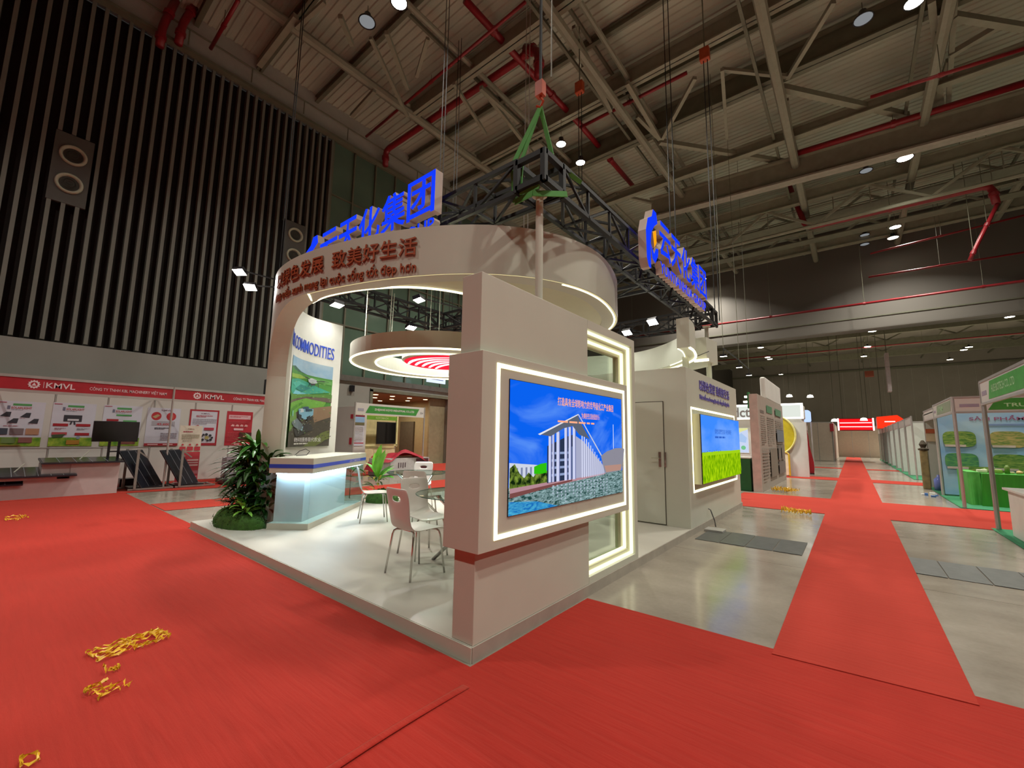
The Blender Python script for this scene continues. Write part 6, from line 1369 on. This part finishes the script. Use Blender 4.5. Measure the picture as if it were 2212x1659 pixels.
# yellow rounded arch panel, red banner
t = thing('yellow_panel', 'yellow rounded feature panel with dark screen beside the lit canopy', 'panel', (-2.6, 21.4, 0)); xa = gy(1700, 1000, 21.6).x
m_ = MB(); m_.prism([Vector((xa-.5+.85*cos(radians(d)), 21.6, 1.75+.85*sin(radians(d)))) for d in range(-60, 91, 10)]+[Vector((xa-.9, 21.6, 2.6)), Vector((xa-.9, 21.6, 1.0))], (0, .12, 0)); m_.build('arch_face', pm('arch_yellow', 'b8a81c', .5), t)
m_ = MB(); P = [(xa-.5+.87*cos(radians(d)), 21.59, 1.75+.87*sin(radians(d))) for d in range(-60, 91, 6)]; m_.tube(P, .04, 6); m_.build('arch_trim', pm('trim_pale', 'e0dc8c', .4), t)
MB().box(xa-.9, 21.56, 1.3, xa-.25, 21.6, 2.0).build('dark_screen', pm('arch_screen', '4a3c40', .3), t); MB().box(xa-.9, 21.5, .02, xa+.1, 21.7, 1.0).build('lower_cabinet', pm('cabinet_beige', 'd8ccb4', .5), t, bevel=.04); m_ = MB(); m_.tube([(xa-.9, 21.49, 1.0), (xa+.02, 21.49, 1.0), (xa+.1, 21.49, .92), (xa+.1, 21.49, .03)], .035, 6); m_.build('cabinet_trim', pm('trim_yellow', 'c8a828', .4), t)
MB().box(xa+.1, 21.7, 0, xa+.75, 22.0, 2.3).build('side_wall', WP, t)
t = thing('red_banner', 'narrow curved red banner stand at the left of the far aisle', 'banner', (-2.3, 24, 0)); xa = gy(1738, 1000, 24).x; m_ = MB()
vs = []; 
for k in range(9): z = .04+2.0*k/8; vs += [(xa-.22+.03*sin(k), 24, z), (xa+.34-.10*(k/8)**2*2+.03*sin(k), 24.05, z)]
m_.add(vs, [(2*k, 2*k+1, 2*k+3, 2*k+2) for k in range(8)]); o = m_.build('banner_sheet', pm('banner_red', '9c1420', .5), t); md = o.modifiers.new('s', 'SOLIDIFY'); md.thickness = .02
m_ = MB(); m_.prism([Vector((xa+.02+.09*cos(2*pi*k/14), 23.97, 1.3+.09*sin(2*pi*k/14))) for k in range(14)], (0, .01, 0)); m_.build('round_badge', pm('badge_pale', 'd88088', .5), t); MB().box(xa-.25, 23.85, 0, xa+.35, 24.15, .04).build('base_case', BLACK, t)
# left row of white stands further down
for i, (y0, y1) in enumerate(((26, 29), (29, 32), (33, 36))):
    x1 = -2.45; t = thing('shell_stand', ['white shell stand beyond the red banner on the left side', 'next white shell stand behind the first on the left side', 'last of three white shell stands on the left side'][i], 'stand', (x1-1.5, (y0+y1)/2, 0))
    ywall(t, x1, y0, y1); xwall(t, x1-3, x1, y1); MB().box(x1-3, y0, .004, x1+.1, y1, .012).build('green_floor', GCAR, t); fascia(t, FX(x1+.03, y0, 2.25), y1-y0, .3, None)
t = thing('beige_block', 'beige panelled block at the far left of the aisle', 'stand', (-2.6, 42, 0)); xwall(t, -3.9, -1.25, 41.4, 3.0, WP2); ywall(t, -1.2, 41.4, 52, 3.0, WP2, 2.0)
t = thing('beige_end_wall', 'beige panelled wall closing the far end of the aisle', 'stand', (0, 52.6, 0)); xwall(t, -1.3, 2.4, 52.8, 3.0, WP2, 1.2)
t = thing('extinguisher_sign', 'small red sign on the corner of the beige block', 'sign', (-1.15, 41.2, 2.4)); MB().box(-1.35, 41.3, 2.3, -1.12, 41.34, 2.9).build('sign_plate', pm('sign_red', 'b02030', .5), t)
# red lit hanging canopy at the far end
RL = em('red_sign_glow', 'ff1a20', 1.0); RD = pm('red_panel', '8a0c18', .4); WLED = em('pink_white_led', 'ffc8c8', 4)
a, b = gy(1810, 904, 45), gy(1888, 930, 45); c = gy(1952, 900, 43)
t = thing('red_lit_canopy', 'left red glowing hanging canopy with white light lines over the far aisle', 'canopy', (0, 45, 3)); MB().box(a.x, 45, b.z, b.x, 46.5, a.z).build('canopy_box', RD, t); MB().box(a.x, 44.98, b.z+.05, b.x, 45, a.z-.05).build('lit_panel', RL, t)
for z in (b.z+.28, (a.z+b.z)/2+.1): MB().box(a.x+.1, 44.94, z, b.x-.1, 44.98, z+.05).build('light_line', WLED, t)
for x in (a.x, b.x): MB().box(x-.05, 44.93, b.z, x+.05, 45, a.z).build('light_line', WLED, t)
for x in (a.x+.3, b.x-.3): MB().tube([(x, 45.5, a.z), (x, 45.5, 15.6)], .02, 5).build('hanger_wire', STEEL_D, t)
t = thing('red_lit_canopy', 'right red glowing canopy with curved end over the far aisle', 'canopy', (2.2, 43, 3)); P = [Vector((b.x+.15, 43, b.z+.1)), Vector((c.x-.6, 43, b.z+.15)), Vector((c.x-.1, 43, b.z+.45)), Vector((c.x, 43, b.z+.8)), Vector((c.x-.35, 43, a.z+.12)), Vector((b.x+.15, 43, a.z))]
m_ = MB(); m_.prism(P, (0, 1.2, 0), RD); m_.build('canopy_box', None, t); m_ = MB(); m_.poly([q-Vector((0, .02, 0)) for q in P], em('orange_red_glow', 'ff3a1c', 1.0)); m_.build('lit_panel', None, t); MB().box(b.x+.6, 42.93, (a.z+b.z)/2+.1, c.x-.5, 42.97, (a.z+b.z)/2+.16).build('light_line', WLED, t)
for x in (b.x+.5, c.x-.6): MB().tube([(x, 43.5, a.z), (x, 43.5, 15.6)], .02, 5).build('hanger_wire', STEEL_D, t)
for (px, py) in ((1803, 909), (1866, 907), (1750, 857), (1705, 856)):
    c_ = gy(px, py, 40); t = thing('spot_lamp', 'small white spot lamp %s' % {1803: 'at the left end of the red canopy', 1866: 'over the middle of the red canopy', 1750: 'hanging above the red banner', 1705: 'hanging above the lit canopy'}[px], 'lamp', c_); MB().lathe([(0, -.05), (.22, -.05), (.16, .12), (0, .16)], c_, 14).build('lamp_body', em('spot_glow', 'fff8ec', 5), t); MB().tube([c_+Vector((0, 0, .1)), (c_.x, c_.y, 15.6)], .015, 4).build('suspension', STEEL_D, t)
# small lit blue canopy, orange signs
c_ = gy(1731, 898, 27); t = thing('blue_lit_box', 'small blue-white lit box sign behind the lit canopy', 'sign', c_); MB().box(c_.x-.45, 27, c_.z-.3, c_.x+.35, 28.2, c_.z+.3).build('lightbox', em('blue_white_glow', 'b8d0ff', 1.2), t, bevel=.08); MB().box(c_.x-.5, 26.98, 0, c_.x-.4, 27.1, c_.z-.3).build('post', ALU, t); MB().box(c_.x+.3, 27.9, 0, c_.x+.36, 28, c_.z-.3).build('post', ALU, t)
# hanging long white banner in the far hall, orange box
c_ = gy(1918, 800, 38); t = thing('hanging_banner', 'narrow pale banner hanging in the far hall above the aisle', 'banner', c_); q0, q1 = gy(1915, 762, 38), gy(1922, 845, 38); MB().box(q0.x-.1, 38, q1.z, q0.x+.1, 38.9, q0.z).build('banner_sheet', pm('banner_pale', 'c4b8b8', .6), t); MB().tube([(q0.x, 38.4, q0.z), (q0.x, 38.4, 15.6)], .02, 5).build('cord', STEEL_D, t)
c_ = gy(1881, 808, 72); t = thing('orange_unit', 'small orange unit on the far wall above the aisle', 'unit', c_); MB().box(c_.x-.6, 71.8, c_.z-.35, c_.x+.3, 72.4, c_.z+.4).build('unit_body', pm('unit_orange', '6a2a0c', .6), t); MB().tube([(c_.x, 72.1, c_.z+.3), (c_.x, 72.1, 15.6)], .03, 5).build('hanger_rod', STEEL_D, t)
# sockets / white flood posts in the next booth
for (px, py), lab in (((1563, 769), 'nearest of three floodlights in a row beyond the store room'), ((1597, 793), 'middle of three floodlights in a row beyond the store room'), ((1618, 810), 'furthest of three floodlights in a row beyond the store room')):
    c_ = gz(px, py, 4.6); flood(tuple(c_), (c_.x, c_.y+.2, 0), lab, Vector((c_.x, c_.y, c_.z+.3)), 45)
    q_ = bpy.context.scene.objects[-1] if False else None
for (px, py), lab in (((1618, 857), 'upper'), ((1616, 868), 'lower')):
    c_ = gy(px, py, 17); t = thing('arm_lamp', lab+' small arm lamp over the green counter', 'lamp', c_); MB().box(c_.x-.14, c_.y-.08, c_.z-.03, c_.x+.12, c_.y+.08, c_.z+.03).build('lamp_head', em('arm_glow', 'fff8e4', 5), t); MB().tube([c_, (c_.x+.25, c_.y, c_.z), (c_.x+.25, c_.y, 2.8)], .015, 5).build('lamp_arm', ALU, t)
# neighbouring truss that carries those lamps
l0, l1, l2 = gz(1563, 769, 4.6), gz(1597, 793, 4.6), gz(1618, 810, 4.6); dz = Vector((0, 0, .3))
nt_ = thing('lamp_bar', 'thin black lamp bar hanging beyond the store room with three floodlights', 'lamp bar', l0)
MB().tube([l0+dz, l1+dz, l2+dz], .025, 6).build('bar', BLACKM, nt_)
for q in (l0, l1, l2): MB().tube([q+dz, (q.x, q.y, 16.28)], .01, 4).build('hanger_wire', STEEL_D, nt_)
